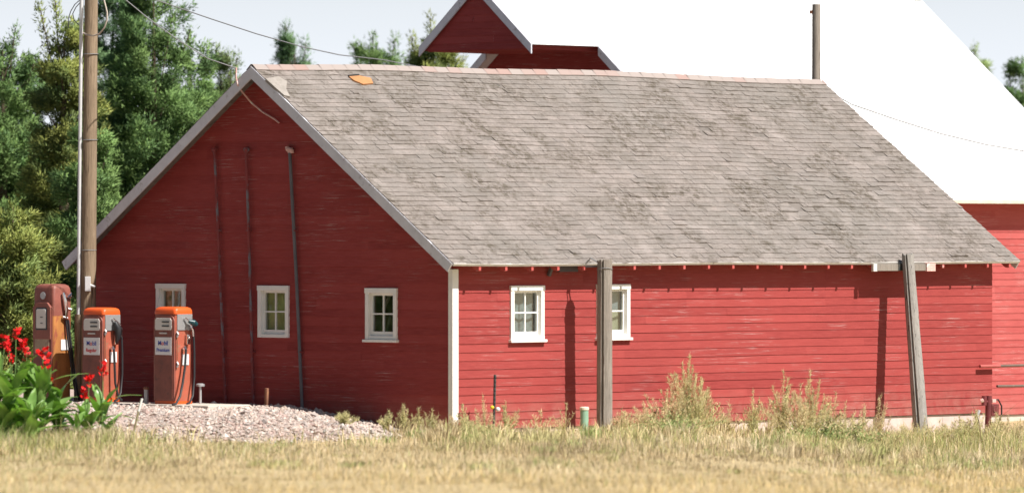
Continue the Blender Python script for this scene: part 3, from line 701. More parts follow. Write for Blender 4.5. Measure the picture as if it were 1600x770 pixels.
def pump(px_c, v_base, xplane, H, label, grade, gcol, nozz, hs=1.0):
    p = on_x(px_c, v_base, xplane); base = Vector((xplane, p.y, p.z))
    root = empty('gas_pump', base, label, 'gas pump', 'orange topped gas pumps', world_coords=False)
    hx, hy = .20, .25
    mb = MB(); mb.loft([(0, 0, 0, hx - .005, hy - .005, .03), (.06, 0, 0, hx - .005, hy - .005, .03)], 4); mb.build('base', M['orange'], root, True)
    mb = MB(); mb.loft([(.061, .0, 0, hx - .012, hy - .012, .035), (H - .10, 0, 0, hx - .012, hy - .012, .035)], 4); mb.build('body', M['pump_side'], root, True)
    mb = MB(); mb.loft([(H - .115, 0, 0, hx + .002, hy + .002, .05), (H - .06, 0, 0, hx + .002, hy + .002, .06), (H - .025, 0, 0, hx - .015, hy - .012, .06), (H - .006, 0, 0, hx - .05, hy - .045, .06), (H, 0, 0, hx - .10, hy - .09, .06)], 5)
    mb.build('cap', M['orange'], root, True)
    # front: dark panel with an arched frame
    def arch(x, hw, z0, z1, r, th, name, mat, par):
        poly = [(x, hw, z0)]; 
        for k in range(7): a = math.pi / 2 * k / 6; poly.append((x, hw - r + r * math.cos(a), z1 - r + r * math.sin(a)))
        for k in range(7): a = math.pi / 2 * (1 + k / 6); poly.append((x, -hw + r + r * math.cos(a), z1 - r + r * math.sin(a)))
        poly.append((x, -hw, z0)); mb = MB(); mb.prism(poly, (th, 0, 0)); return mb.build(name, mat, par, bevel=.006)
    fx = -hx
    arch(fx - .012, hy - .015, .065, H - .13, .11, .03, 'front_panel', M['pump_frame'], root)
    fp = arch(fx - .022, hy - .045, .085, H - .165, .085, .03, 'front_door', M['pump_front'], root)
    mb = MB(); zd = H - .37; mb.prism([(fx - .03, y_, z_) for y_, z_ in ((.175, zd), (.19, zd + .03), (.185, zd + .16), (.16, zd + .19), (-.16, zd + .19), (-.185, zd + .16), (-.19, zd + .03), (-.175, zd))], (.02, 0, 0)); d = mb.build('dial', M['dial'], root, bevel=.004)
    for zz in (.13, .065):
        mb = MB(); mb.box((fx - .034, -.06, zd + zz), (.01, .16, .022)); mb.build('slot', M['slot'], d)
    mb = MB(); mb.box((fx - .028, 0, zd - .05), (.012, .17, .022)); mb.build('nameplate', M['edge'], root)
    mb = MB(); zs = H - .76; mb.box((fx - .0255, 0, zs + .135), (.006, .37, .28)); st = mb.build('sticker', M['sticker'], root)
    two_tone([('M', M['ink_blue']), ('o', M['ink_red']), ('bil', M['ink_blue'])], .10, st, fx - .031, 0, zs + .15)
    two_tone([(grade, gcol)], .082, st, fx - .031, 0, zs + .045)
    # nozzle side (-y)
    sy = -hy
    mb = MB(); mb.box((.01, sy + .005, H - .245), (hx * 2 - .07, .02, .255)); mb.build('upper_panel', M['pump_steel'], root, bevel=.004)
    mb = MB(); mb.box((.03, sy + .006, .72), (.14, .016, .17)); mb.build('notice', M['sticker'], root)
    for z in (1.08 * hs, .60 * hs):
        mb = MB(); mb.tube([(-.165, sy - .005, z), (-.165, sy - .03, z + .05), (-.165, sy - .005, z + .08)], .017, 8); mb.build('latch', M['galv'], root, True)
    mb = MB(); mb.tube([(-.165, sy - .012, .62 * hs), (-.165, sy - .012, 1.1 * hs)], .006, 6); mb.build('rod', M['rust'], root)
    mb = MB(); mb.box((.06, sy - .02, H - .52), (.07, .05, .16)); mb.tube([(.06, sy - .04, H - .46), (.03, sy - .08, H - .50)], .02, 8); mb.build('nozzle_holder', M['chrome'], root, bevel=.01)
    mb = MB(); mb.tube([(-.02, sy - .03, H - .17), (.06, sy - .06, H - .24), (.10, sy - .08, H - .29)], [.014, .017, .022], 8)
    mb.tube([(.10, sy - .07, H - .32), (.15, sy - .05, H - .36), (.17, sy - .04, H - .47)], [.025, .03, .024], 8); nz = mb.build('nozzle', M['chrome'], root, True)
    mb = MB()
    if nozz == 'teal': mb.tube([(.03, sy - .07, H - .225), (.10, sy - .10, H - .25), (.17, sy - .10, H - .285)], [.03, .052, .038], 10)
    else: mb.tube([(.01, sy - .05, H - .23), (.05, sy - .08, H - .33), (.06, sy - .07, H - .47), (.05, sy - .05, H - .56)], [.03, .06, .05, .025], 10)
    mb.build('nozzle_boot', M['teal'] if nozz == 'teal' else M['rubber'], nz, True)
    mb = MB(); mb.tube([(.17, sy - .04, H - .47), (.175, sy - .05, H - .75), (.165, sy - .06, .45), (.10, sy - .09, .14), (-.02, sy - .14, .03), (-.12, sy - .18, .02)], .017, 8); mb.build('hose', M['rubber'], root, True)
    mb = MB(); mb.tube([(-.03, sy + .01, H - .66), (-.03, sy - .05, H - .64), (-.03, sy - .07, H - .68)], .026, 8); j = mb.build('swivel', M['chrome'], root, True)
    pts = [(-.03, sy - .07, H - .68), (-.06, sy - .08, .62), (-.13, sy - .10, .36), (-.22, sy - .13, .14), (-.33, sy - .16, .03), (-.42, sy - .17, .01)] if nozz == 'teal' else [(-.03, sy - .07, H - .68), (-.035, sy - .09, .6), (-.03, sy - .10, .3), (.02, sy - .12, .08), (.08, sy - .14, .02)]
    mb = MB(); mb.tube(pts, .019, 8); mb.build('hose', M['rubber'], root, True)
    return root, base
pumpR, pbR = pump(271, 631.5, -1.45, 1.56, 'orange topped gas pump with a blue Premium sticker by the concrete pad', 'Premium', M['ink_blue'], 'teal')
pumpM, pbM = pump(159, 626.5, -1.15, 1.52, 'orange topped gas pump with a red Regular sticker beside the wooden pole', 'Regular', M['ink_red'], 'black')
# tall older pump
p = on_x(82, 627, -1.25); tb = Vector((-1.25, p.y, p.z))
tp = empty('gas_pump', tb, 'tall older rust brown gas pump with ochre side, farthest left', 'gas pump', None, False)
H = 1.92; hx, hy = .20, .24
mb = MB(); mb.loft([(0, .02, 0, hx - .03, hy - .005, .03), (.30, .02, 0, hx - .03, hy - .005, .03)], 4); mb.build('base', M['pump_ochre'], tp, True)
mb = MB(); mb.loft([(.301, 0, 0, hx, hy - .002, .035), (1.40, 0, 0, hx, hy - .002, .035)], 4); mb.build('body', M['pump_ochre'], tp, True)
mb = MB(); mb.loft([(1.401, 0, 0, hx, hy, .035), (H - .08, 0, 0, hx, hy, .05), (H - .03, 0, 0, hx - .015, hy - .02, .06), (H - .007, 0, 0, hx - .05, hy - .06, .06), (H, 0, 0, hx - .1, hy - .11, .06)], 5); mb.build('head', M['pump_frame'], tp, True)
mb = MB(); mb.box((-hx - .012, 0, .80), (.03, hy * 2 - .03, 1.5)); fpn = mb.build('front_panel', M['pump_front'], tp, bevel=.02)
def slab(x, hw, z0, z1, th, name, mat, par, r=.05):
    mb = MB(); mb.prism([(x, hw, z0), (x, hw, z1 - r), (x, hw - r, z1), (x, -hw + r, z1), (x, -hw, z1 - r), (x, -hw, z0)], (th, 0, 0)); return mb.build(name, mat, par, bevel=.008)
slab(-hx - .045, hy - .03, 1.02, 1.62, .05, 'dial_frame', M['pump_frame'], tp, .08)
dl = slab(-hx - .052, .14, 1.17, 1.54, .02, 'dial_rim', M['slot'], tp, .03); dd = slab(-hx - .060, .115, 1.20, 1.515, .02, 'dial', M['dial'], tp, .02)
for zz in (1.28, 1.38): mb = MB(); mb.box((-hx - .063, -.02, zz), (.008, .05, .012)); mb.build('slot', M['slot'], dd)
mb = MB(); mb.box((-hx - .032, 0, .92), (.014, .34, .24)); mb.build('faded_sign', M['sticker_old'], tp)
mb = MB(); mb.tube([(-hx - .0, 0, 1.73), (-hx - .018, 0, 1.73)], .06, 14); bd = mb.build('badge', M['galv'], tp)
mb = MB(); mb.box((.04, -hy - .004, .93), (.16, .014, .17)); mb.build('notice', M['sticker'], tp)
mb = MB(); mb.tube([(-.02, -hy - .04, 1.78), (.01, -hy - .06, 1.65), (.04, -hy - .06, 1.5), (.03, -hy - .05, 1.36)], [.02, .03, .028, .02], 8)
mb.tube([(.05, -hy - .05, 1.52), (.12, -hy - .08, 1.50)], .025, 8); mb.tube([(.10, -hy - .03, 1.70), (.13, -hy - .06, 1.76), (.16, -hy - .03, 1.70)], .025, 8); mb.tube([(-.02, -hy - .02, 1.38), (.06, -hy - .05, 1.36)], .03, 8)
mb.build('nozzle', M['chrome'], tp, True)
for dx in (0, .05):
    mb = MB(); mb.tube([(.05 + dx, -hy - .03, 1.34), (.08 + dx, -hy - .05, 1.0), (.13 + dx, -hy - .07, .6), (.20 + dx, -hy - .08, .2), (.24 + dx, -hy - .09, .02)], .018, 8); mb.build('hose', M['rubber'], tp, True)

# ================================================================= small things in the yard
gzf = lambda x, y: float(ground_z(x, y))
mb = MB(); c = Vector((-1.35, pbR.y - .38, pbR.z - .055)); mb.box(c, (.95, 1.6, .13)); o = mb.build('concrete_pad', M['concrete'], None, bevel=.015); tag(o, 'pale concrete pad under the right hand gas pump', 'concrete pad')
mb = MB(); c = Vector((-1.05, pbM.y + .3, pbM.z - .07)); mb.box(c, (.9, 2.5, .11)); o = mb.build('concrete_pad', M['concrete'], None, bevel=.015); tag(o, 'concrete pad under the two pumps nearest the pole', 'concrete pad')
def standpipe(u, v0, v1, x, r, mat, label, cap=None, capr=.05):
    a = on_x(u, v1, x); b = on_x(u, v0, x); root = empty('filler_pipe', a, label, 'pipe')
    mb = MB(); mb.tube([a + Vector((0, 0, -.15)), b], r, 10); mb.build('pipe', mat, root, True)
    if cap: mb = MB(); mb.tube([b + Vector((0, 0, -.012)), b + Vector((0, 0, .02)), b + Vector((0, 0, .035))], [capr, capr, capr * .6], 12); mb.build('cap', cap, root, True)
standpipe(228.5, 607, 631, -1.6, .035, M['galv'], 'short grey pipe stub left of the Premium pump', M['rust'], .045)
standpipe(313, 602, 634, -1.1, .022, M['galv'], 'thin filler pipe with a wide mushroom cap right of the Premium pump', M['galv'], .07)
a = on_x(416, 648, -.8); b = on_x(417, 606, -.8)
mb = MB(); mb.bar(a + Vector((0, 0, -.2)), b, .05, .05, (1, 0, 0)); o = mb.build('rusty_stake', M['rust'], None, bevel=.006); tag(o, 'short square rusty stake in front of the middle gable window', 'stake')
a = on_x(432, 647, -.6); mb = MB(); mb.loft([(a.z - .05 + .05 * (1 - math.cos(t_)), a.x, a.y, .05 * math.sin(t_) + .002, .05 * math.sin(t_) + .002, .05 * math.sin(t_) + .001) for t_ in np.linspace(.05, 3.09, 9)], 4)
o = mb.build('yellow_ball', M['yellow'], None, True); tag(o, 'small yellow ball on the gravel by the gable', 'ball')
a = at_dep(202, 694, 92.6); b = at_dep(222, 622, 92.6)
st = empty('marker_stake', a, 'thin leaning marker stake with a white top before the gravel', 'stake')
mb = MB(); mb.tube([a + Vector((0, 0, -.1)), a.lerp(b, .72)], .017, 7); mb.build('shaft', wood('greenish_stake_timber', (.22, .2, .11), (.33, .29, .17), (.1, .08, .05)), st)
mb = MB(); mb.tube([a.lerp(b, .721), b], .019, 7); mb.build('white_tip', M['sticker'], st)
a = on_y(771.5, 665, -.5); b = on_y(774, 585, -.5)
tpost = empty('fence_post', a, 'dark steel fence post before the sunlit wall near the white corner', 'fence post')
mb = MB(); mb.bar(a + Vector((0, 0, -.3)), b, .035, .006, (0, 1, 0)); mb.bar(a + Vector((0, 0, -.3)) + Vector((0, .018, 0)), b + Vector((0, .018, 0)), .006, .03, (0, 1, 0))
for i in range(11):
    p = a.lerp(b, .1 + i * .085) ; mb.box(p + Vector((0, -.008, 0)), (.03, .012, .02))
mb.build('post', M['tpost'], tpost)
for u, v, mt, nm, r in ((769, 636, M['yellow'], 'yellow_knob', .03), (778, 639, M['sticker'], 'white_knob', .035)):
    p = on_y(u, v, -.53); mb = MB(); mb.loft([(p.z - r * math.cos(t_), p.x, p.y, r * math.sin(t_) + .002, r * math.sin(t_) + .002, r * math.sin(t_) + .001) for t_ in np.linspace(.05, 3.09, 7)], 3); mb.build(nm, mt, tpost, True)
a = on_y(913.5, 682, -1.15); b = on_y(913, 640, -1.15)
gp = empty('standpipe', a, 'pale green standpipe with a cream cap beside the upright post', 'pipe')
mb = MB(); mb.tube([a + Vector((0, 0, -.2)), b], .066, 14); mb.build('pipe', M['pvc_green'], gp, True)
mb = MB(); mb.tube([b, b + Vector((0, 0, .035)), b + Vector((0, 0, .05))], [.076, .076, .06], 14); mb.build('cap', M['cream'], gp, True)
# pipe fence rails off the far corner
pf = empty('pipe_fence', (13.0, -.09, .5), 'weathered pipe rails running off past the far right corner', 'fence')
a = on_y(1531, 572, -.09); mb = MB(); mb.tube([a, (L + .1, -.09, a.z)], .028, 10); mb.build('painted_rail', M['barn_red'], pf, True)
mb = MB(); mb.tube([(L + .101, -.09, a.z), (17.2, -.09, a.z + .01)], .022, 10); mb.build('rail', M['rail'], pf, True)
b = on_y(1555, 603, -.09); mb = MB(); mb.tube([(L + .03, -.09, b.z), (17.2, -.09, b.z - .03)], .022, 10); mb.build('rail', M['rail'], pf, True)
mb = MB(); mb.tube([(17.2, -.05, -.8), (17.2, -.05, 1.1)], .06, 10); mb.build('post', M['post'], pf, True)
# hydrant-like electrical post at the far corner
a = on_y(1543, 668, -.45); b = on_y(1545, 618, -.45)
ep = empty('electrical_post', a, 'rusty post with a dark switch box and cable at the far corner', 'electrical post')
mb = MB(); mb.tube([a + Vector((0, 0, -.2)), b], .055, 10); mb.tube([b + Vector((-.13, 0, -.16)), b + Vector((-.12, 0, .0))], .045, 8); mb.tube([b + Vector((-.13, 0, -.1)), b + Vector((0, 0, -.1))], .03, 8); mb.build('post', M['maroon'], ep, True)
p = on_y(1551, 640, -.45); mb = MB(); mb.box(p, (.20, .12, .20)); mb.box(p + Vector((-.02, -.065, .02)), (.10, .02, .10)); mb.build('box', M['maroon'], ep, bevel=.008)
p = on_y(1547, 626, -.48); mb = MB(); mb.box(p + Vector((.09, 0, 0)), (.10, .05, .06)); mb.tube([p + Vector((-.22, .03, .0)), p + Vector((-.19, -.01, .02))], .035, 8); mb.build('fitting', M['pipe_cap'], ep, bevel=.006)
mb = MB(); mb.tube([on_y(1553, 624, -.45), on_y(1560, 624, -.45), on_y(1565, 634, -.46), on_y(1565, 648, -.46), on_y(1562, 658, -.46), on_y(1564, 672, -.46)], .014, 6); mb.build('cable', M['rubber'], ep, True)
p = on_y(1527, 650, -.14); mb = MB(); mb.tube([p + Vector((0, 0, -.5)), p + Vector((.0, 0, .02)), p + Vector((.05, 0, .1))], .03, 8); mb.build('conduit', M['galv'], ep, True)

# ================================================================= gravel
def unit(v): return v / np.maximum(np.linalg.norm(v, axis=-1, keepdims=True), 1e-9)
def to_world(lat, dep):
    a = lat - LAT0; b = dep - DEP0
    return a * RV.x + b * DV.x, a * RV.y + b * DV.y
rng = np.random.default_rng(3)
N = 42000
lat = rng.uniform(-10.5, -1.1, N); dep = rng.uniform(91.0, 101.5, N)
x, y = to_world(lat, dep); m = mound(x, y)
PADS = ((-1.85, -.85, pbR.y - 1.2, pbR.y + .44), (-1.52, -.58, pbM.y - .97, pbM.y + 1.57))
on_pad = np.zeros(len(x), bool)
for p_ in PADS: on_pad |= (x > p_[0]) & (x < p_[1]) & (y > p_[2]) & (y < p_[3])
keep = ~on_pad & (m > .012 + .10 * rng.random(N) ** 2) & (lat > -10.3) & ~((x > -.03) & (y > -.03))
x, y, m = x[keep], y[keep], m[keep]; n = len(x)
octv = np.array([(1, 0, 0), (0, 1, 0), (-1, 0, 0), (0, -1, 0), (0, 0, 1), (0, 0, -1)], float)
octf = np.array([(0, 1, 4), (1, 2, 4), (2, 3, 4), (3, 0, 4), (1, 0, 5), (2, 1, 5), (3, 2, 5), (0, 3, 5)])
size = rng.gamma(1.8, .0078, n) + .008
vv = octv[None] * (1 + rng.uniform(-.35, .35, (n, 6, 3))) * size[:, None, None]
vv[:, :, 2] *= rng.uniform(.5, .9, (n, 1)); ang = rng.uniform(0, 6.28, n)
ca, sa = np.cos(ang)[:, None], np.sin(ang)[:, None]
tilt = rng.uniform(-.6, .6, (n, 1))
vz = vv[:, :, 2] + vv[:, :, 0] * tilt
vx = vv[:, :, 0] * ca - vv[:, :, 1] * sa; vy = vv[:, :, 0] * sa + vv[:, :, 1] * ca
P = np.stack([vx + x[:, None], vy + y[:, None], vz + (ground_z(x, y) + size * .25)[:, None]], -1)
V = P[:, octf].reshape(-1, 3)
pal = np.array([(.46, .37, .32), (.50, .42, .37), (.40, .29, .255), (.55, .49, .44), (.35, .30, .275), (.46, .36, .30)])
c = pal[rng.integers(0, 6, n)] * rng.uniform(.75, 1.15, (n, 1)); c = np.concatenate([c, np.ones((n, 1))], 1)
o = tri_mesh('gravel', V, 3, np.repeat(c, 24, axis=0), M['stone']); tag(o, 'pink and white gravel heaped around the gas pumps', 'gravel', kind='stuff')

# ================================================================= grass
def blades(root, h, w, lean, lang, col, rng, head=None):
    """arrays -> triangles; two-segment blade: quad (2 tris) + tip"""
    n = len(root); dirv = np.stack([np.cos(lang), np.sin(lang), np.zeros(n)], -1)
    face = rng.uniform(0, 6.28, n); side = np.stack([np.cos(face), np.sin(face), np.zeros(n)], -1) * (w / 2)[:, None]
    up = np.array([0, 0, 1.0])
    p0 = root; p1 = root + up * (h * .55)[:, None] + dirv * (lean * h * .22)[:, None]
    p2 = root + up * (h * (1 - .25 * lean))[:, None] + dirv * (lean * h * .75)[:, None]
    hw = side * (head[:, None] if head is not None else .75)
    T = np.stack([p0 - side, p0 + side, p1 + hw, p0 - side, p1 + hw, p1 - hw, p1 - hw, p1 + hw, p2], 1)
    shade = np.array([.8, .8, 1, .8, 1, 1, 1, 1, 1.1])
    C = np.ones((n, 9, 4)); C[:, :, :3] = col[:, None, :]
    nr = unit(np.array([.05, -.35, .9]) + rng.normal(0, .33, (n, 3)))
    return T.reshape(-1, 3), C.reshape(-1, 4), np.repeat(nr, 9, 0)
def pix(x, y, z):
    la, de = latdep(x, y); return 800 + FPX * la / de, HORZ + FPX * (CAMZ - z) / de
def vnoise(x, y, s, seed):
    r = np.random.default_rng(seed); out = 0
    for k in range(6):
        a = r.uniform(0, 6.28); f = s * r.uniform(.5, 1.6); out = out + np.sin((x * np.cos(a) + y * np.sin(a)) * f + r.uniform(0, 6.28))
    return out / 3.2
def in_build(x, y): return ((x > -.02) & (x < L + .02) & (y > -.04) & (y < W + .05)) | ((x > BX0 - .05) & (y > BY0 - .05))
TAN = np.array([.70, .55, .315]); GOLD = np.array([.69, .525, .255]); PALE = np.array([.72, .61, .43]); GREEN = np.array([.30, .34, .12]); DULL = np.array([.36, .28, .17]); YG = np.array([.42, .42, .16])
def patch_w(u, v, lst):
    w = np.zeros_like(u)
    for cu, cv, su, sv, a in lst: w = np.maximum(w, a * np.exp(-((u - cu) / su) ** 2 - ((v - cv) / sv) ** 2))
    return w
rng = np.random.default_rng(11)
N = 420000
lat = rng.uniform(-11.5, 11.5, N); dep = 71 + 37 * rng.random(N) ** 1.0
x, y = to_world(lat, dep)
ok = ~in_build(x, y) & (mound(x, y) < .03 + .14 * rng.random(N) ** 3) & (dep < 96 + np.maximum(0, lat) * .95 + 4)
ok &= ~((y > -.25) & (x < L) & (x > 0) & (rng.random(N) < .6))
ok &= rng.random(N) < np.where(dep > 96, .75, 1) * np.clip(.75 + .45 * vnoise(x, y, 2.4, 21), .25, 1)
x, y, lat, dep = x[ok], y[ok], lat[ok], dep[ok]; n = len(x); z = ground_z(x, y); u, v = pix(x, y, z)
nA, nB, nC = vnoise(x, y, 1.1, 1), vnoise(x, y, 3.2, 2), vnoise(x, y, .5, 3)
green = patch_w(u, v, [(60, 700, 130, 22, .8), (385, 704, 60, 14, .55), (1480, 700, 170, 26, .75), (1290, 690, 80, 16, .8), (1030, 692, 70, 14, .8), (740, 692, 70, 14, .6), (230, 714, 70, 16, .45)])
dull = patch_w(u, v, [(905, 712, 95, 16, .9), (1130, 722, 120, 14, .6), (1350, 720, 60, 20, .4), (200, 745, 90, 14, .3)])
gold = smooth((v - 722) / 40) * .8
r1 = rng.random(n)
col = TAN[None] * np.ones((n, 1)); pick = lambda cnd, c: np.where(cnd[:, None], c[None], col)
col = pick(rng.random(n) < .30 + .2 * nA, PALE); col = pick(rng.random(n) < gold * .8, GOLD)
col = pick(rng.random(n) < .10 + .10 * np.maximum(0, nB), DULL); col = pick(rng.random(n) < dull * .9, DULL)
col = pick(rng.random(n) < green * .75 + .05 * np.maximum(0, nC), GREEN); col = pick(rng.random(n) < green * .3 + .04, YG)
col = col * rng.uniform(.72, 1.18, (n, 1)) * (1 + .12 * nA + .08 * nB)[:, None]
nD = vnoise(x, y, 5.5, 31); h = rng.uniform(.07, .20, n) * np.clip(1 + .28 * nA + .15 * nC + .45 * nD, .3, 2.2); h *= (.6 + .4 * smooth((v - 688) / 20)) * (1 - .45 * smooth((v - 706) / 18)) * (1 + .6 * green) * np.where((u > 150) & (u < 610) & (v < 712), .55, 1) * (1 + .35 * smooth((lat - 4) / 3))
h *= np.where(mound(x, y) > .03, .6, 1)
clump = np.where(rng.random(n) < .03, 2.0, 1); h *= clump
w = rng.uniform(.004, .0075, n) * (dep / 90)
wind = .4 * nA + rng.uniform(0, 6.28, n)
T, C, NG = blades(np.stack([x, y, z - .01], -1), h, w, rng.uniform(.1, .9, n) ** 1.2, wind, col, rng, np.where(rng.random(n) < .12, 1.7, .7))
# rank dry stalks along the walls
m2 = 24000; la2 = np.where(rng.random(m2) < .35, rng.uniform(5.5, 9.5, m2), rng.uniform(-3.2, 9.5, m2)); de2 = np.where(la2 < -.9, 94.6, 96 + np.maximum(0, la2 + .6) * 1.02) + rng.normal(-.8, 1.35, m2)
x2, y2 = to_world(la2, de2); k2 = ~in_build(x2, y2) & ((la2 > -.9) | (rng.random(m2) < .3)) & (vnoise(x2, y2, 1.6, 8) > rng.normal(0, .4, m2)) & (mound(x2, y2) < .06)
x2, y2, la2 = x2[k2], y2[k2], la2[k2]; n2 = len(x2); z2 = ground_z(x2, y2)
cc = np.array([(.74, .62, .38), (.68, .54, .30), (.42, .44, .18), (.52, .50, .23)])[np.minimum(3, (rng.random(n2) * 3 + .7 * (vnoise(x2, y2, .9, 12) > 0)).astype(int))] * rng.uniform(.75, 1.15, (n2, 1))
hh2 = rng.uniform(.10, .34, n2) * rng.uniform(.6, 1, n2) * (1 + .3 * vnoise(x2, y2, 1.3, 9)); hh2 = np.clip(hh2, .1, .6)
T2, C2, N2 = blades(np.stack([x2, y2, z2 - .01], -1), hh2, rng.uniform(.005, .011, n2), rng.uniform(.05, .7, n2), rng.uniform(0, 6.28, n2), cc, rng, np.where(rng.random(n2) < .4, 1.8, .7))
tl, td = rng.uniform(-9.5, 9.5, 420), np.concatenate([rng.uniform(89, 95.5, 300), rng.uniform(80, 90, 120)])
tl[:70] = rng.uniform(-8.9, -4.6, 70); td[:70] = rng.uniform(90.6, 92.6, 70)
nb_ = rng.integers(40, 130, 420); ti = np.arange(420).repeat(nb_); n3 = len(ti); rad3 = rng.uniform(.10, .38, 420)[ti]; a3 = rng.uniform(0, 6.28, n3); r3 = rad3 * np.sqrt(rng.random(n3))
x3, y3 = to_world(tl[ti] + np.cos(a3) * r3, td[ti] + np.sin(a3) * r3); k3 = ~in_build(x3, y3) & ((mound(x3, y3) < .02 + .10 * rng.random(n3) ** 4) | ((ti < 70) & (mound(x3, y3) < .16)))
u3 = pix(x3, y3, ground_z(x3, y3))[0]; k3 &= ~((u3 > 190) & (u3 < 600) & (td[ti] > 88) & (rng.random(n3) < .8))
x3, y3, ti, a3, n3 = x3[k3], y3[k3], ti[k3], a3[k3], int(k3.sum())
tcol = np.array([(.68, .55, .31), (.72, .61, .40), (.45, .46, .19), (.36, .42, .16), (.58, .53, .26), (.47, .37, .22)])[rng.integers(0, 6, 420)]
th = rng.uniform(.14, .38, 420) * np.where(td < 90, .45, 1); th[:70] *= 1.15
T3, C3, N3 = blades(np.stack([x3, y3, ground_z(x3, y3) - .01], -1), th[ti] * rng.uniform(.5, 1.05, n3), rng.uniform(.005, .010, n3), rng.uniform(.1, .9, n3), a3 + rng.normal(0, .6, n3), tcol[ti] * rng.uniform(.75, 1.15, (n3, 1)), rng, np.where(rng.random(n3) < .3, 1.8, .7))
T2 = np.concatenate([T2, T3]); C2 = np.concatenate([C2, C3]); N2 = np.concatenate([N2, N3])
T = np.concatenate([T, T2]); C = np.concatenate([C, C2]); NG = np.concatenate([NG, N2])
o = tri_mesh('grass', T, 3, C, M['grass'], None, NG); tag(o, 'dry tan meadow grass with green patches in front of the buildings', 'grass', kind='stuff')

# arching foreground tuft, lower left
rng = np.random.default_rng(5); mbt = MB(); mbh = MB()
ro = at_dep(40, 812, 73.5); ro.z = gzf(ro.x, ro.y)
tf = empty('grass_tuft', ro, 'arching tuft of pale seed heads in the lower left corner', 'grass tuft')
for i in range(22):
    b = ro + RV * rng.normal(0, .33) + DV * rng.normal(0, .15); hh = rng.uniform(.26, .44); d = RV * rng.uniform(-.1, .34) + DV * rng.uniform(-.1, .1)
    pts = [b + d * (k / 6) ** 1.8 * 1.3 + Vector((0, 0, hh * math.sin(k / 6 * 1.75))) for k in range(7)]
    mbt.tube(pts[:5], [.005, .005, .004, .004, .003], 4); mbh.tube(pts[4:], [.004, .009, .003], 5)
mbt.build('foliage', M['straw'], tf); mbh.build('seed_head', M['straw'], tf)

# ================================================================= weeds
def weed(u, vtop, wpx, dep, label, kind, seed, nb=9, dens=1.0, mirror=0):
    rng = np.random.default_rng(seed); b = at_dep(u, 690, dep); b.z = gzf(b.x, b.y); top = at_dep(u, vtop, dep); H = top.z - b.z; wm = wpx * dep / FPX * 1.75
    root = empty('tall_weed', b, label, 'weed', 'tall weeds along the wall')
    mb = MB(); Ts = []; Cs = []; Ns = []
    base = {'g': (.60, .60, .29), 't': (.74, .61, .36), 'y': (.66, .63, .31), 'r': (.58, .40, .24), 'd': (.38, .47, .19)}[kind]
    nbb = int(nb * 1.55)
    for i in range(nbb):
        a = rng.uniform(0, 6.28); sp = wm * .5 * rng.random() ** .7; hh = H * (1 - .5 * (sp / (wm * .5 + .01)) ** 1.5) * rng.uniform(.6, 1) if i else H
        if i == 0: sp = wm * .06
        off = np.array([math.cos(a) * sp, math.sin(a) * sp, 0]); K = 9; ex_ = rng.uniform(.5, 1.1); h0 = rng.uniform(0, .35) * hh if i else 0
        pts = [np.array(b) + off * (k / K) ** ex_ + np.array([rng.normal(0, .007), rng.normal(0, .007), h0 + (hh - h0) * k / K]) for k in range(K + 1)]
        mb.tube([Vector(p) for p in pts], list(np.linspace(.006, .002, K + 1)), 4, False)
        P = np.array(pts); m = int(250 * dens * max(.25, hh - h0)); t = rng.uniform(.05, 1, m); f = t * K; k = np.minimum(f.astype(int), K - 1); fr = (f - k)[:, None]
        c = P[k] * (1 - fr) + P[k + 1] * fr
        tw = rng.random(m) < .45                                # side twigs leave the branch upwards
        up_ = np.where(tw, rng.uniform(.02, .13, m), rng.uniform(0, .02, m)); aa = rng.uniform(0, 6.28, m); 
        c = c + np.stack([np.cos(aa) * up_ * .75, np.sin(aa) * up_ * .75, up_], -1) * (1.05 - t)[:, None] + rng.normal(0, .009, (m, 3))
        d = unit(rng.normal(0, 1, (m, 3)) * np.array([.7, .7, .4]) + np.array([0, 0, .9])); s_ = unit(np.cross(d, rng.normal(0, 1, (m, 3))))
        leaf = (kind == 'd') or (rng.random() < .12)
        ln = rng.uniform(.03, .075, m)[:, None] * (.9 if leaf else 1); wd = rng.uniform(.0018, .0042, m)[:, None] * (2.6 if leaf else 1)
        Ts.append(np.stack([c - s_ * wd, c + s_ * wd, c + d * ln], 1).reshape(-1, 3)); Ns.append(np.repeat(unit(rng.normal(0, .5, (m, 3)) + np.array([.11, -.7, .7])), 3, 0))
        cc = np.array(base)[None] * rng.uniform(.7, 1.25, (m, 1)); tip = (t > .5) & (rng.random(m) < .5); cc[tip] = np.array([.74, .62, .36]) * rng.uniform(.8, 1.15, (tip.sum(), 1))
        cc = np.concatenate([cc, np.ones((m, 1))], 1); Cs.append(np.repeat(cc, 3, 0))
    mb.build('stem', M['weed_stem'], root); tri_mesh('foliage', np.concatenate(Ts), 3, np.concatenate(Cs), M['weed'], root, np.concatenate(Ns))
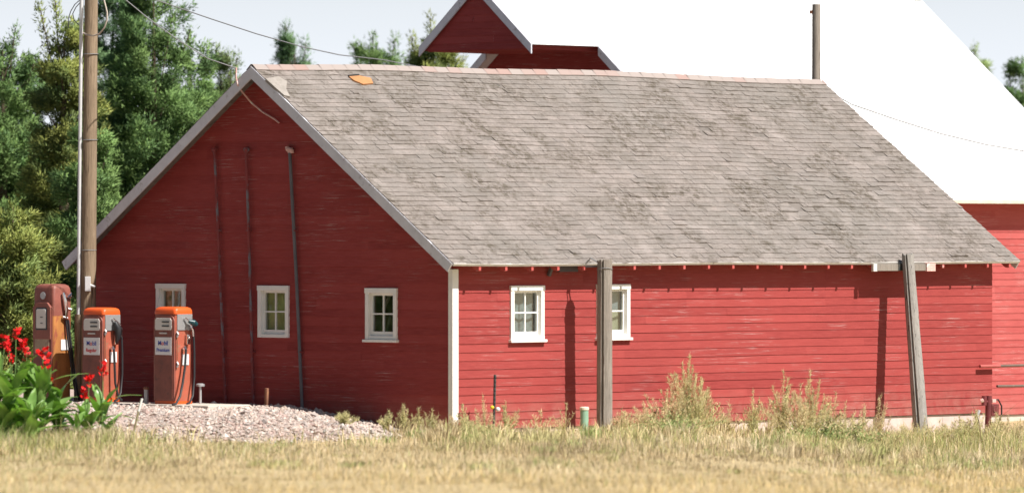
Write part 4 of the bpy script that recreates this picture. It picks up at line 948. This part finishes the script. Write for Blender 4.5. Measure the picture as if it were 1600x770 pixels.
WEEDS = [
 (1090, 590, 60, 98.8, 'pale feathery weed on the right shoulder of the tallest one', 'y', 16, 1.2),
 (1246, 600, 60, 99.6, 'pale tan feathery weed filling the space behind the leaning one', 't', 16, 1.1),
 (1322, 628, 60, 99.8, 'low pale weed between the bushy green one and the dry brownish one', 'y', 14, 1),
 (975, 640, 40, 97.6, 'small tan weed touching the right edge of the upright post', 't', 11, 1),
 (1440, 652, 60, 102.4, 'yellow green weed hiding the foot of the leaning post', 'y', 16, 1.1),
 (1498, 650, 70, 103.0, 'grassy green weed midway between the leaning and electrical posts', 'g', 16, 1.1),
 (1552, 646, 60, 103.8, 'tan green weed just right of the electrical post', 'y', 15, 1.1),
 (1076, 553, 60, 99.2, 'tallest feathery weed, rising before the sunlit red boards right of the upright post', 'g', 20, 1.3),
 (1042, 598, 70, 98.6, 'bushy tan weed just left of the tallest feathery weed', 't', 18, 1.2),
 (1008, 626, 55, 98.0, 'low tan weed nearest the right side of the upright post', 't', 12, 1.1),
 (1058, 640, 110, 97.4, 'wide green weed clump at the foot of the tallest weed', 'd', 20, 1.2),
 (1104, 612, 36, 99.6, 'slim tan weed just right of the tallest feathery weed', 't', 9, 1),
 (1140, 628, 30, 99.5, 'small pale weed between the two feathery weed clumps', 't', 7, .9),
 (1176, 611, 30, 99.0, 'narrow upright yellow green weed standing alone mid wall', 'y', 9, 1.1),
 (1200, 622, 30, 99.4, 'thin tan weed right beside the narrow upright one', 't', 7, .9),
 (1222, 578, 44, 100.4, 'feathery yellow green weed leaning left before the wide wall', 'y', 15, 1.2),
 (1268, 580, 60, 100.2, 'tall bushy yellow green weed right of the leaning one', 'y', 20, 1.2),
 (1300, 612, 50, 100.6, 'loose tan weed on the right flank of the bushy green one', 't', 13, 1),
 (1345, 632, 60, 100.4, 'spreading tan weed left of the vertical post shadow', 't', 13, .9),
 (1372, 618, 40, 100.8, 'dry brownish weed standing over the foot of the post shadow', 'r', 9, .8),
 (1285, 652, 120, 99.0, 'broad leafy dark green weed low before the bushy one', 'd', 22, 1.2),
 (1340, 664, 90, 98.6, 'low green weed on the grass left of the leaning post', 'd', 15, 1.1),
 (1408, 660, 40, 101.2, 'short green weed at the left foot of the leaning post', 'y', 10, 1),
 (630, 632, 22, 95.6, 'spiky green weed, tallest before the shaded wall', 'y', 7, 1.2),
 (606, 642, 20, 95.4, 'short spiky weed at the left end of the spiky row', 'y', 6, 1),
 (652, 636, 22, 95.6, 'spiky weed right of the tallest one before the shaded wall', 'y', 7, 1.2),
 (674, 638, 24, 95.5, 'spiky weed with splayed top nearest the white corner', 'g', 8, 1),
 (537, 644, 30, 95.2, 'small bushy green weed alone on the gravel edge', 'y', 12, 1.3),
 (702, 648, 34, 95.2, 'rusty brown dead weed at the foot of the white corner', 'r', 10, 1.1),
 (726, 634, 24, 96.0, 'pale green weed just right of the white corner', 'g', 7, .9),
 (757, 616, 22, 96.2, 'thin tall tan weed beside the dark steel fence post', 't', 6, .8),
 (790, 628, 40, 96.2, 'loose green weed right of the dark steel fence post', 'g', 9, .9),
 (845, 640, 50, 96.6, 'thin wispy tan weed before the upright post shadow', 't', 8, .6),
 (882, 628, 34, 96.9, 'wispy dry weed in front of the upright post shadow', 't', 6, .5),
 (740, 655, 90, 95.0, 'wide low green weed at the base of the sunlit wall', 'g', 18, 1),
 (1470, 655, 60, 103.0, 'green grassy weed right of the leaning post', 'y', 14, .9),
 (1525, 640, 70, 103.4, 'tall green grassy weed around the electrical post', 'y', 18, 1),
 (1570, 648, 50, 104.4, 'grassy weed before the barn foundation at the right edge', 't', 13, .9),
 (1595, 655, 40, 104.0, 'pale dry weed cut by the right edge of the view', 't', 10, .8)]
for i, (u, vt, wp, dp, lb, kd, nb, dn) in enumerate(WEEDS): weed(u, vt, wp, dp, lb, kd, 100 + i, nb, dn)

# ================================================================= canna lilies
def leaf_mesh(Ln, Wd, droop, fold):
    mb = MB(); n = 8; vs = []; fs = []
    for i in range(n + 1):
        t = i / n; w = Wd * math.sin(math.pi * min(1, t * .93 + .07)) ** .75 * (1 - .25 * t) if i < n else .004
        if i == 0: w = .012
        zc = Ln * (t * .85) ; xc = Ln * droop * t * t
        for k, s in enumerate((-1, -.5, 0, .5, 1)):
            vs.append((xc + abs(s) * w * fold * -.5 + .012 * math.sin(t * 9 + s * 2), s * w, zc - droop * Ln * .25 * t * t))
    for i in range(n):
        for k in range(4): fs.append((i * 5 + k, i * 5 + k + 1, (i + 1) * 5 + k + 1, (i + 1) * 5 + k))
    me = bpy.data.meshes.new('leaf'); me.from_pydata(vs, [], fs); me.materials.append(M['canna']); me.polygons.foreach_set('use_smooth', [True] * len(fs)); return me
LEAVES = [leaf_mesh(.52, .085, .35, .5), leaf_mesh(.44, .10, .6, .4), leaf_mesh(.6, .075, .2, .6), leaf_mesh(.48, .09, .85, .3)]
def flower(parent, tip, size, mat, rng):
    mb = MB()
    size *= .82
    for i in range(21):
        t = rng.random(); c = Vector(tip) + Vector((rng.normal(0, .022) * size, rng.normal(0, .022) * size, (t - .55) * .22 * size))
        d = Vector((rng.normal(), rng.normal(), rng.uniform(.1, 1.2))).normalized(); s = d.cross(Vector((rng.normal(), rng.normal(), rng.normal()))).normalized(); q = d.cross(s)
        ln, wd = .09 * size * rng.uniform(.7, 1.2), .038 * size
        mb.add([c, c + d * ln * .5 + s * wd + q * .01, c + d * ln + q * .012, c + d * ln * .5 - s * wd + q * .01], [(0, 1, 2, 3)])
    return mb.build('flower', mat, parent)
def canna(u, v, dep, hgt, nl, flowers, label, seed):
    rng = np.random.default_rng(seed); b = at_dep(u, v, dep); b.z = gzf(b.x, b.y) - .02
    root = empty('canna_lily', b, label, 'canna lily', 'red canna lilies by the pumps')
    tips = []
    mb = MB(); mb.tube([b, b + Vector((rng.normal(0, .03), rng.normal(0, .03), hgt * .55)), b + Vector((0, 0, hgt * .8))], [.018, .014, .01], 7)
    for fu, fv, _, _ in flowers:
        tip = at_dep(fu, fv, dep); mb.tube([b + Vector((0, 0, hgt * .25)), b.lerp(tip, .55) + Vector((0, 0, .05)), tip + Vector((0, 0, .02))], [.014, .011, .007], 6)
    mb.build('stem', M['stem'], root)
    for fu, fv, sz, mt in flowers: flower(root, at_dep(fu, fv, dep), sz, M[mt], rng)
    for i in range(int(nl * 1.35)):
        me = LEAVES[rng.integers(0, 4)]; o = bpy.data.objects.new('leaf', me); COL.objects.link(o); o.parent = root
        t = rng.uniform(0, .72); az = i * 2.4 + rng.normal(0, .4); tilt = rng.uniform(.15, .75) * (1.15 - t * .6)
        sc = rng.uniform(.85, 1.3) * min(1.3, .25 + hgt / 1.1)
        o.matrix_local = Matrix.Translation((rng.normal(0, .03), rng.normal(0, .03), hgt * t)) @ Matrix.Rotation(az, 4, 'Z') @ Matrix.Rotation(tilt, 4, 'Y') @ Matrix.Diagonal((sc, sc, sc, 1))
P_, K_ = 'petal', 'petal_pink'
canna(-8, 688, 92.4, 1.3, 13, [(8, 533, 1.1, P_), (-14, 540, 1.0, P_)], 'canna lily with scarlet blooms cut by the left edge of the view', 1)
canna(22, 690, 92.0, 1.2, 14, [(25, 522, .9, P_), (18, 560, .8, P_), (14, 541, 1.0, P_)], 'tall canna lily with three scarlet blooms at the far left', 2)
canna(44, 688, 92.8, 1.15, 14, [(36, 540, 1.1, P_), (41, 553, 1.0, K_)], 'canna lily with coral pink blooms in the big left clump', 3)
canna(66, 690, 92.2, 1.1, 14, [(67, 555, 1.25, P_), (71, 579, .95, P_)], 'canna lily with a tall bloom in front of the old tall pump', 4)
canna(90, 692, 92.6, .85, 12, [(77, 591, .9, P_)], 'shorter leafy canna lily on the right side of the big clump', 5)
canna(8, 694, 91.4, .95, 12, [], 'leafy canna lily without blooms low at the left edge', 6)
canna(48, 694, 91.4, .8, 12, [], 'low leafy canna lily at the front of the big clump', 10)
canna(136, 690, 92.2, .62, 9, [(132, 612, 1.0, P_), (139, 596, 1.1, P_)], 'small canna lily with two blooms before the Regular pump', 7)
canna(160, 692, 92.6, .72, 10, [(161, 577, 1.2, P_)], 'small canna lily with one high bloom right of its neighbours', 8)
canna(120, 694, 91.8, .5, 8, [], 'small leafy canna lily between the big clump and the Regular pump', 9)

# ================================================================= trees
PAL = {'green': [(0.214, 0.343, 0.115), (0.269, 0.412, 0.137), (0.146, 0.252, 0.094)], 'dark': [(0.158, 0.271, 0.101), (0.202, 0.319, 0.122), (0.110, 0.197, 0.079)],
       'olive': [(0.329, 0.386, 0.108), (0.391, 0.430, 0.122), (0.231, 0.301, 0.101)], 'bluish': [(0.171, 0.301, 0.137), (0.219, 0.350, 0.166), (0.123, 0.215, 0.108)], 'pale': [(0.282, 0.382, 0.144), (0.329, 0.430, 0.180), (0.208, 0.295, 0.115)]}
def conifer(px, vtop, dep, wpx, pal, label, seed, leaders=((0, 0),), full=.75, dens=1.0, zlow=.03, rag=.3):
    rng = np.random.default_rng(seed); top = at_dep(px, vtop, dep); gz_ = -.3; H = top.z - gz_; Rm = wpx * dep / FPX / 2
    b = Vector((top.x, top.y, gz_)); root = empty('conifer_tree', b, label, 'conifer', 'conifers behind the red building')
    mb = MB(); mb.tube([b - Vector((0, 0, .2)), b + Vector((0, 0, H * .5)), b + Vector((0, 0, H * .97))], [.05 + H * .018, .04 + H * .009, .012], 8)
    nbo = int(34 * H * dens * max(.75, Rm / 1.5)); t = zlow + (1 - zlow) * (1 - rng.random(nbo) ** .66)
    ph = rng.uniform(0, 6.28, nbo); lob = 1 + rag * np.sin(ph * 3 + seed + t * 9) * .4 + rag * .5 * np.sin(ph * 5 + t * 17 + seed * 2)
    Rt = Rm * np.minimum(1, (1 - t) ** full * 1.05 + .03) * lob * rng.uniform(.62, 1.08, nbo)
    q = 12; bo = np.arange(nbo).repeat(q); npl = nbo * q
    tone = np.concatenate([rng.integers(0, 3, nbo).repeat(q), np.zeros(16 * len(leaders), int)]); bri = np.concatenate([rng.uniform(.75, 1.25, nbo).repeat(q), np.ones(16 * len(leaders))])
    f_ = 1 - rng.random(npl) ** 1.3 * .72                       # place along the bough, crowded to its end
    droop = rng.uniform(-.25, .25, nbo)[bo]; t = t[bo]; ph = ph[bo]; rr = Rt[bo]
    out = np.stack([np.cos(ph), np.sin(ph), np.zeros(npl)], -1); tang = np.stack([-np.sin(ph), np.cos(ph), np.zeros(npl)], -1)
    lat_ = rng.normal(0, 1, npl) * (.05 + .17 * rr * (1.1 - f_)) 
    c0 = np.array(b)[None] + out * (rr * f_)[:, None] + tang * lat_[:, None] + np.array([0, 0, 1.0]) * (t * H + rr * (droop * f_ + .30 * f_ ** 3) + rng.normal(0, .05, npl))[:, None]
    ax = unit(out * rng.uniform(.45, 1.0, (npl, 1)) + tang * (np.sign(lat_) * rng.uniform(0, .5, npl))[:, None] + np.array([0, 0, 1.0]) * rng.uniform(.15, .85, (npl, 1)) + rng.normal(0, .18, (npl, 3)))
    ln = rng.uniform(.16, .36, npl) * (1 - .3 * t)
    # leaders
    for lx, lv in leaders:
        tip = np.array(at_dep(px + lx, vtop + lv, dep)); k = 16; s = np.linspace(0, 1, k)[:, None]; bs = np.array(b) + np.array([0, 0, (tip[2] - gz_) * .72]); 
        p = bs + (tip - bs) * s; 
        mb.tube([Vector(q) for q in p[::5]] + [Vector(tip)], .012, 5)
        c0 = np.concatenate([c0, p - np.array([0, 0, .12]) + rng.normal(0, .05, (k, 3)) * (1.2 - s)]); ax = np.concatenate([ax, unit(np.array([0, 0, 1.0]) + rng.normal(0, .35 , (k, 3)) * (1.3 - s))])
        ln = np.concatenate([ln, .34 - .16 * s[:, 0]]); ph = np.concatenate([ph, rng.uniform(0, 6, k)]); t = np.concatenate([t, .8 + .2 * s[:, 0]]); out = np.concatenate([out, np.zeros((k, 3))])
    npl = len(c0)
    for i in rng.integers(0, npl, 24): mb.tube([Vector((b.x, b.y, max(b.z + .1, c0[i][2] - .5))), Vector(c0[i])], [.022, .008], 5, False)
    mb.build('trunk', M['bark'], root)
    m = 40; a = rng.random((npl, m)); rad = .075 * np.sqrt(np.maximum(0, 1 - a)) * (.35 + a ** .4) * rng.uniform(.8, 1.3, (npl, 1))
    off = rng.normal(0, 1, (npl, m, 3)) * rad[..., None]
    c = c0[:, None] + ax[:, None] * (a * ln[:, None])[..., None] + off
    d = unit(ax[:, None] * .9 + unit(off) * .75 + rng.normal(0, .35, (npl, m, 3))); s = unit(np.cross(d, rng.normal(0, 1, (npl, m, 3))))
    L_ = rng.uniform(.05, .115, (npl, m, 1)); w_ = rng.uniform(.010, .018, (npl, m, 1))
    V = np.stack([c - s * w_, c + s * w_, c + d * L_], 2).reshape(-1, 3)
    NR = unit(unit(off) * .7 + ax[:, None] * .45 + out[:, None] * .35 + np.array([0, 0, .35]))
    NR = np.repeat(NR.reshape(-1, 3), 3, 0)
    pl = np.array(PAL[pal]); ci = pl[np.where(rng.random(npl) < .75, tone, rng.integers(0, 3, npl))] * bri[:, None] * rng.uniform(.85, 1.15, (npl, 1))
    cc = ci[:, None] * rng.uniform(.88, 1.12, (npl, m, 1)); cc = np.concatenate([cc, np.ones((npl, m, 1))], 2)
    tri_mesh('crown', V, 3, np.repeat(cc.reshape(-1, 4), 3, 0), M['needle'], root, NR)
conifer(4, 62, 120, 230, 'green', 'dark green conifer with a thin leader cut by the left edge', 1, ((20, -18), (52, 30), (-60, 10)), .5)
conifer(100, 40, 117, 175, 'olive', 'olive yellow conifer with two bent tips behind the wooden pole', 2, ((-38, -30), (-14, -38), (34, 6)), .5)
conifer(240, -16, 120, 290, 'green', 'largest full green conifer behind the shaded gable', 3, ((0, -14), (30, 40), (-45, 40), (58, 62)), .48, 1.1)
conifer(298, 74, 123, 190, 'green', 'conifer with a sharp leader just left of the gable peak', 4, ((-4, -16), (26, 22)), .5)
conifer(176, 8, 125, 210, 'bluish', 'bluish green conifer between the olive one and the largest one', 5, ((0, -10), (-28, 20), (20, 4)), .45)
conifer(360, 84, 127, 110, 'pale', 'pale loose conifer peeking out beside the gable peak', 6, ((-22, -8), (10, 6), (-4, 2)), .4, .8)
conifer(58, 110, 124, 210, 'dark', 'dark conifer filling the gap left of the olive one', 7, ((0, -10), (-30, 10)), .4)
conifer(20, 330, 112, 170, 'olive', 'low olive bush shaped conifer beside the tallest gas pump', 8, ((0, -8),), .4, 1.1, .02)
conifer(140, 210, 114, 150, 'green', 'shorter green conifer directly behind the wooden pole', 12, ((0, -5), (30, 15)), .4)
conifer(460, 50, 134, 110, 'bluish', 'narrow small topped conifer alone above the grey ridge', 9, ((-14, -12), (18, 16)), .5, .9)
conifer(590, 64, 132, 190, 'green', 'wide feathery green conifer left of the hay hood', 10, ((-38, 6), (-8, -8), (28, -4)), .35, 1.0)
conifer(676, 42, 130, 150, 'olive', 'olive conifer partly hidden by the hay hood', 11, ((-4, -14), (25, -5), (-34, 14)), .4, 1.0)
conifer(1598, 108, 137, 110, 'green', 'green conifer beyond the barn at the right edge', 13, ((0, -12), (-22, 8)), .4, .9)
conifer(1530, 96, 138, 54, 'pale', 'thin sparse conifer tip showing over the slope of the barn roof', 14, ((-8, -20), (10, 6)), .6, .6)

# out-of-view trees, added near and tall to darken the gable; mirrored in its glass
rng = np.random.default_rng(77); Vs = []; Cs = []
for k in range(16):
    cx, cy = -14 - rng.uniform(0, 5) - k * .5, -5 + k * 2.3; hh = rng.uniform(10, 14); m = 7000; t = rng.random(m) ** .8
    a = rng.uniform(0, 6.28, m); r = 2.3 * (1 - t) ** .6 * np.sqrt(rng.random(m)) * (1 + .25 * np.sin(a * 4 + t * 12)) + .05
    c = np.stack([cx + np.cos(a) * r, cy + np.sin(a) * r, -.3 + t * hh], -1)
    d = unit(rng.normal(0, 1, (m, 3)) + np.array([0, 0, .8])); s_ = unit(np.cross(d, rng.normal(0, 1, (m, 3))))
    Vs.append(np.stack([c - s_ * .07, c + s_ * .07, c + d * .34], 1).reshape(-1, 3))
    col = np.array(PAL['green'])[rng.integers(0, 3, m)] * rng.uniform(.7, 1.2, (m, 1)); Cs.append(np.repeat(np.concatenate([col, np.ones((m, 1))], 1), 3, 0))
o = tri_mesh('woodland', np.concatenate(Vs), 3, np.concatenate(Cs), M['needle']); tag(o, 'belt of green trees across the yard from the gable', 'woodland', kind='stuff')
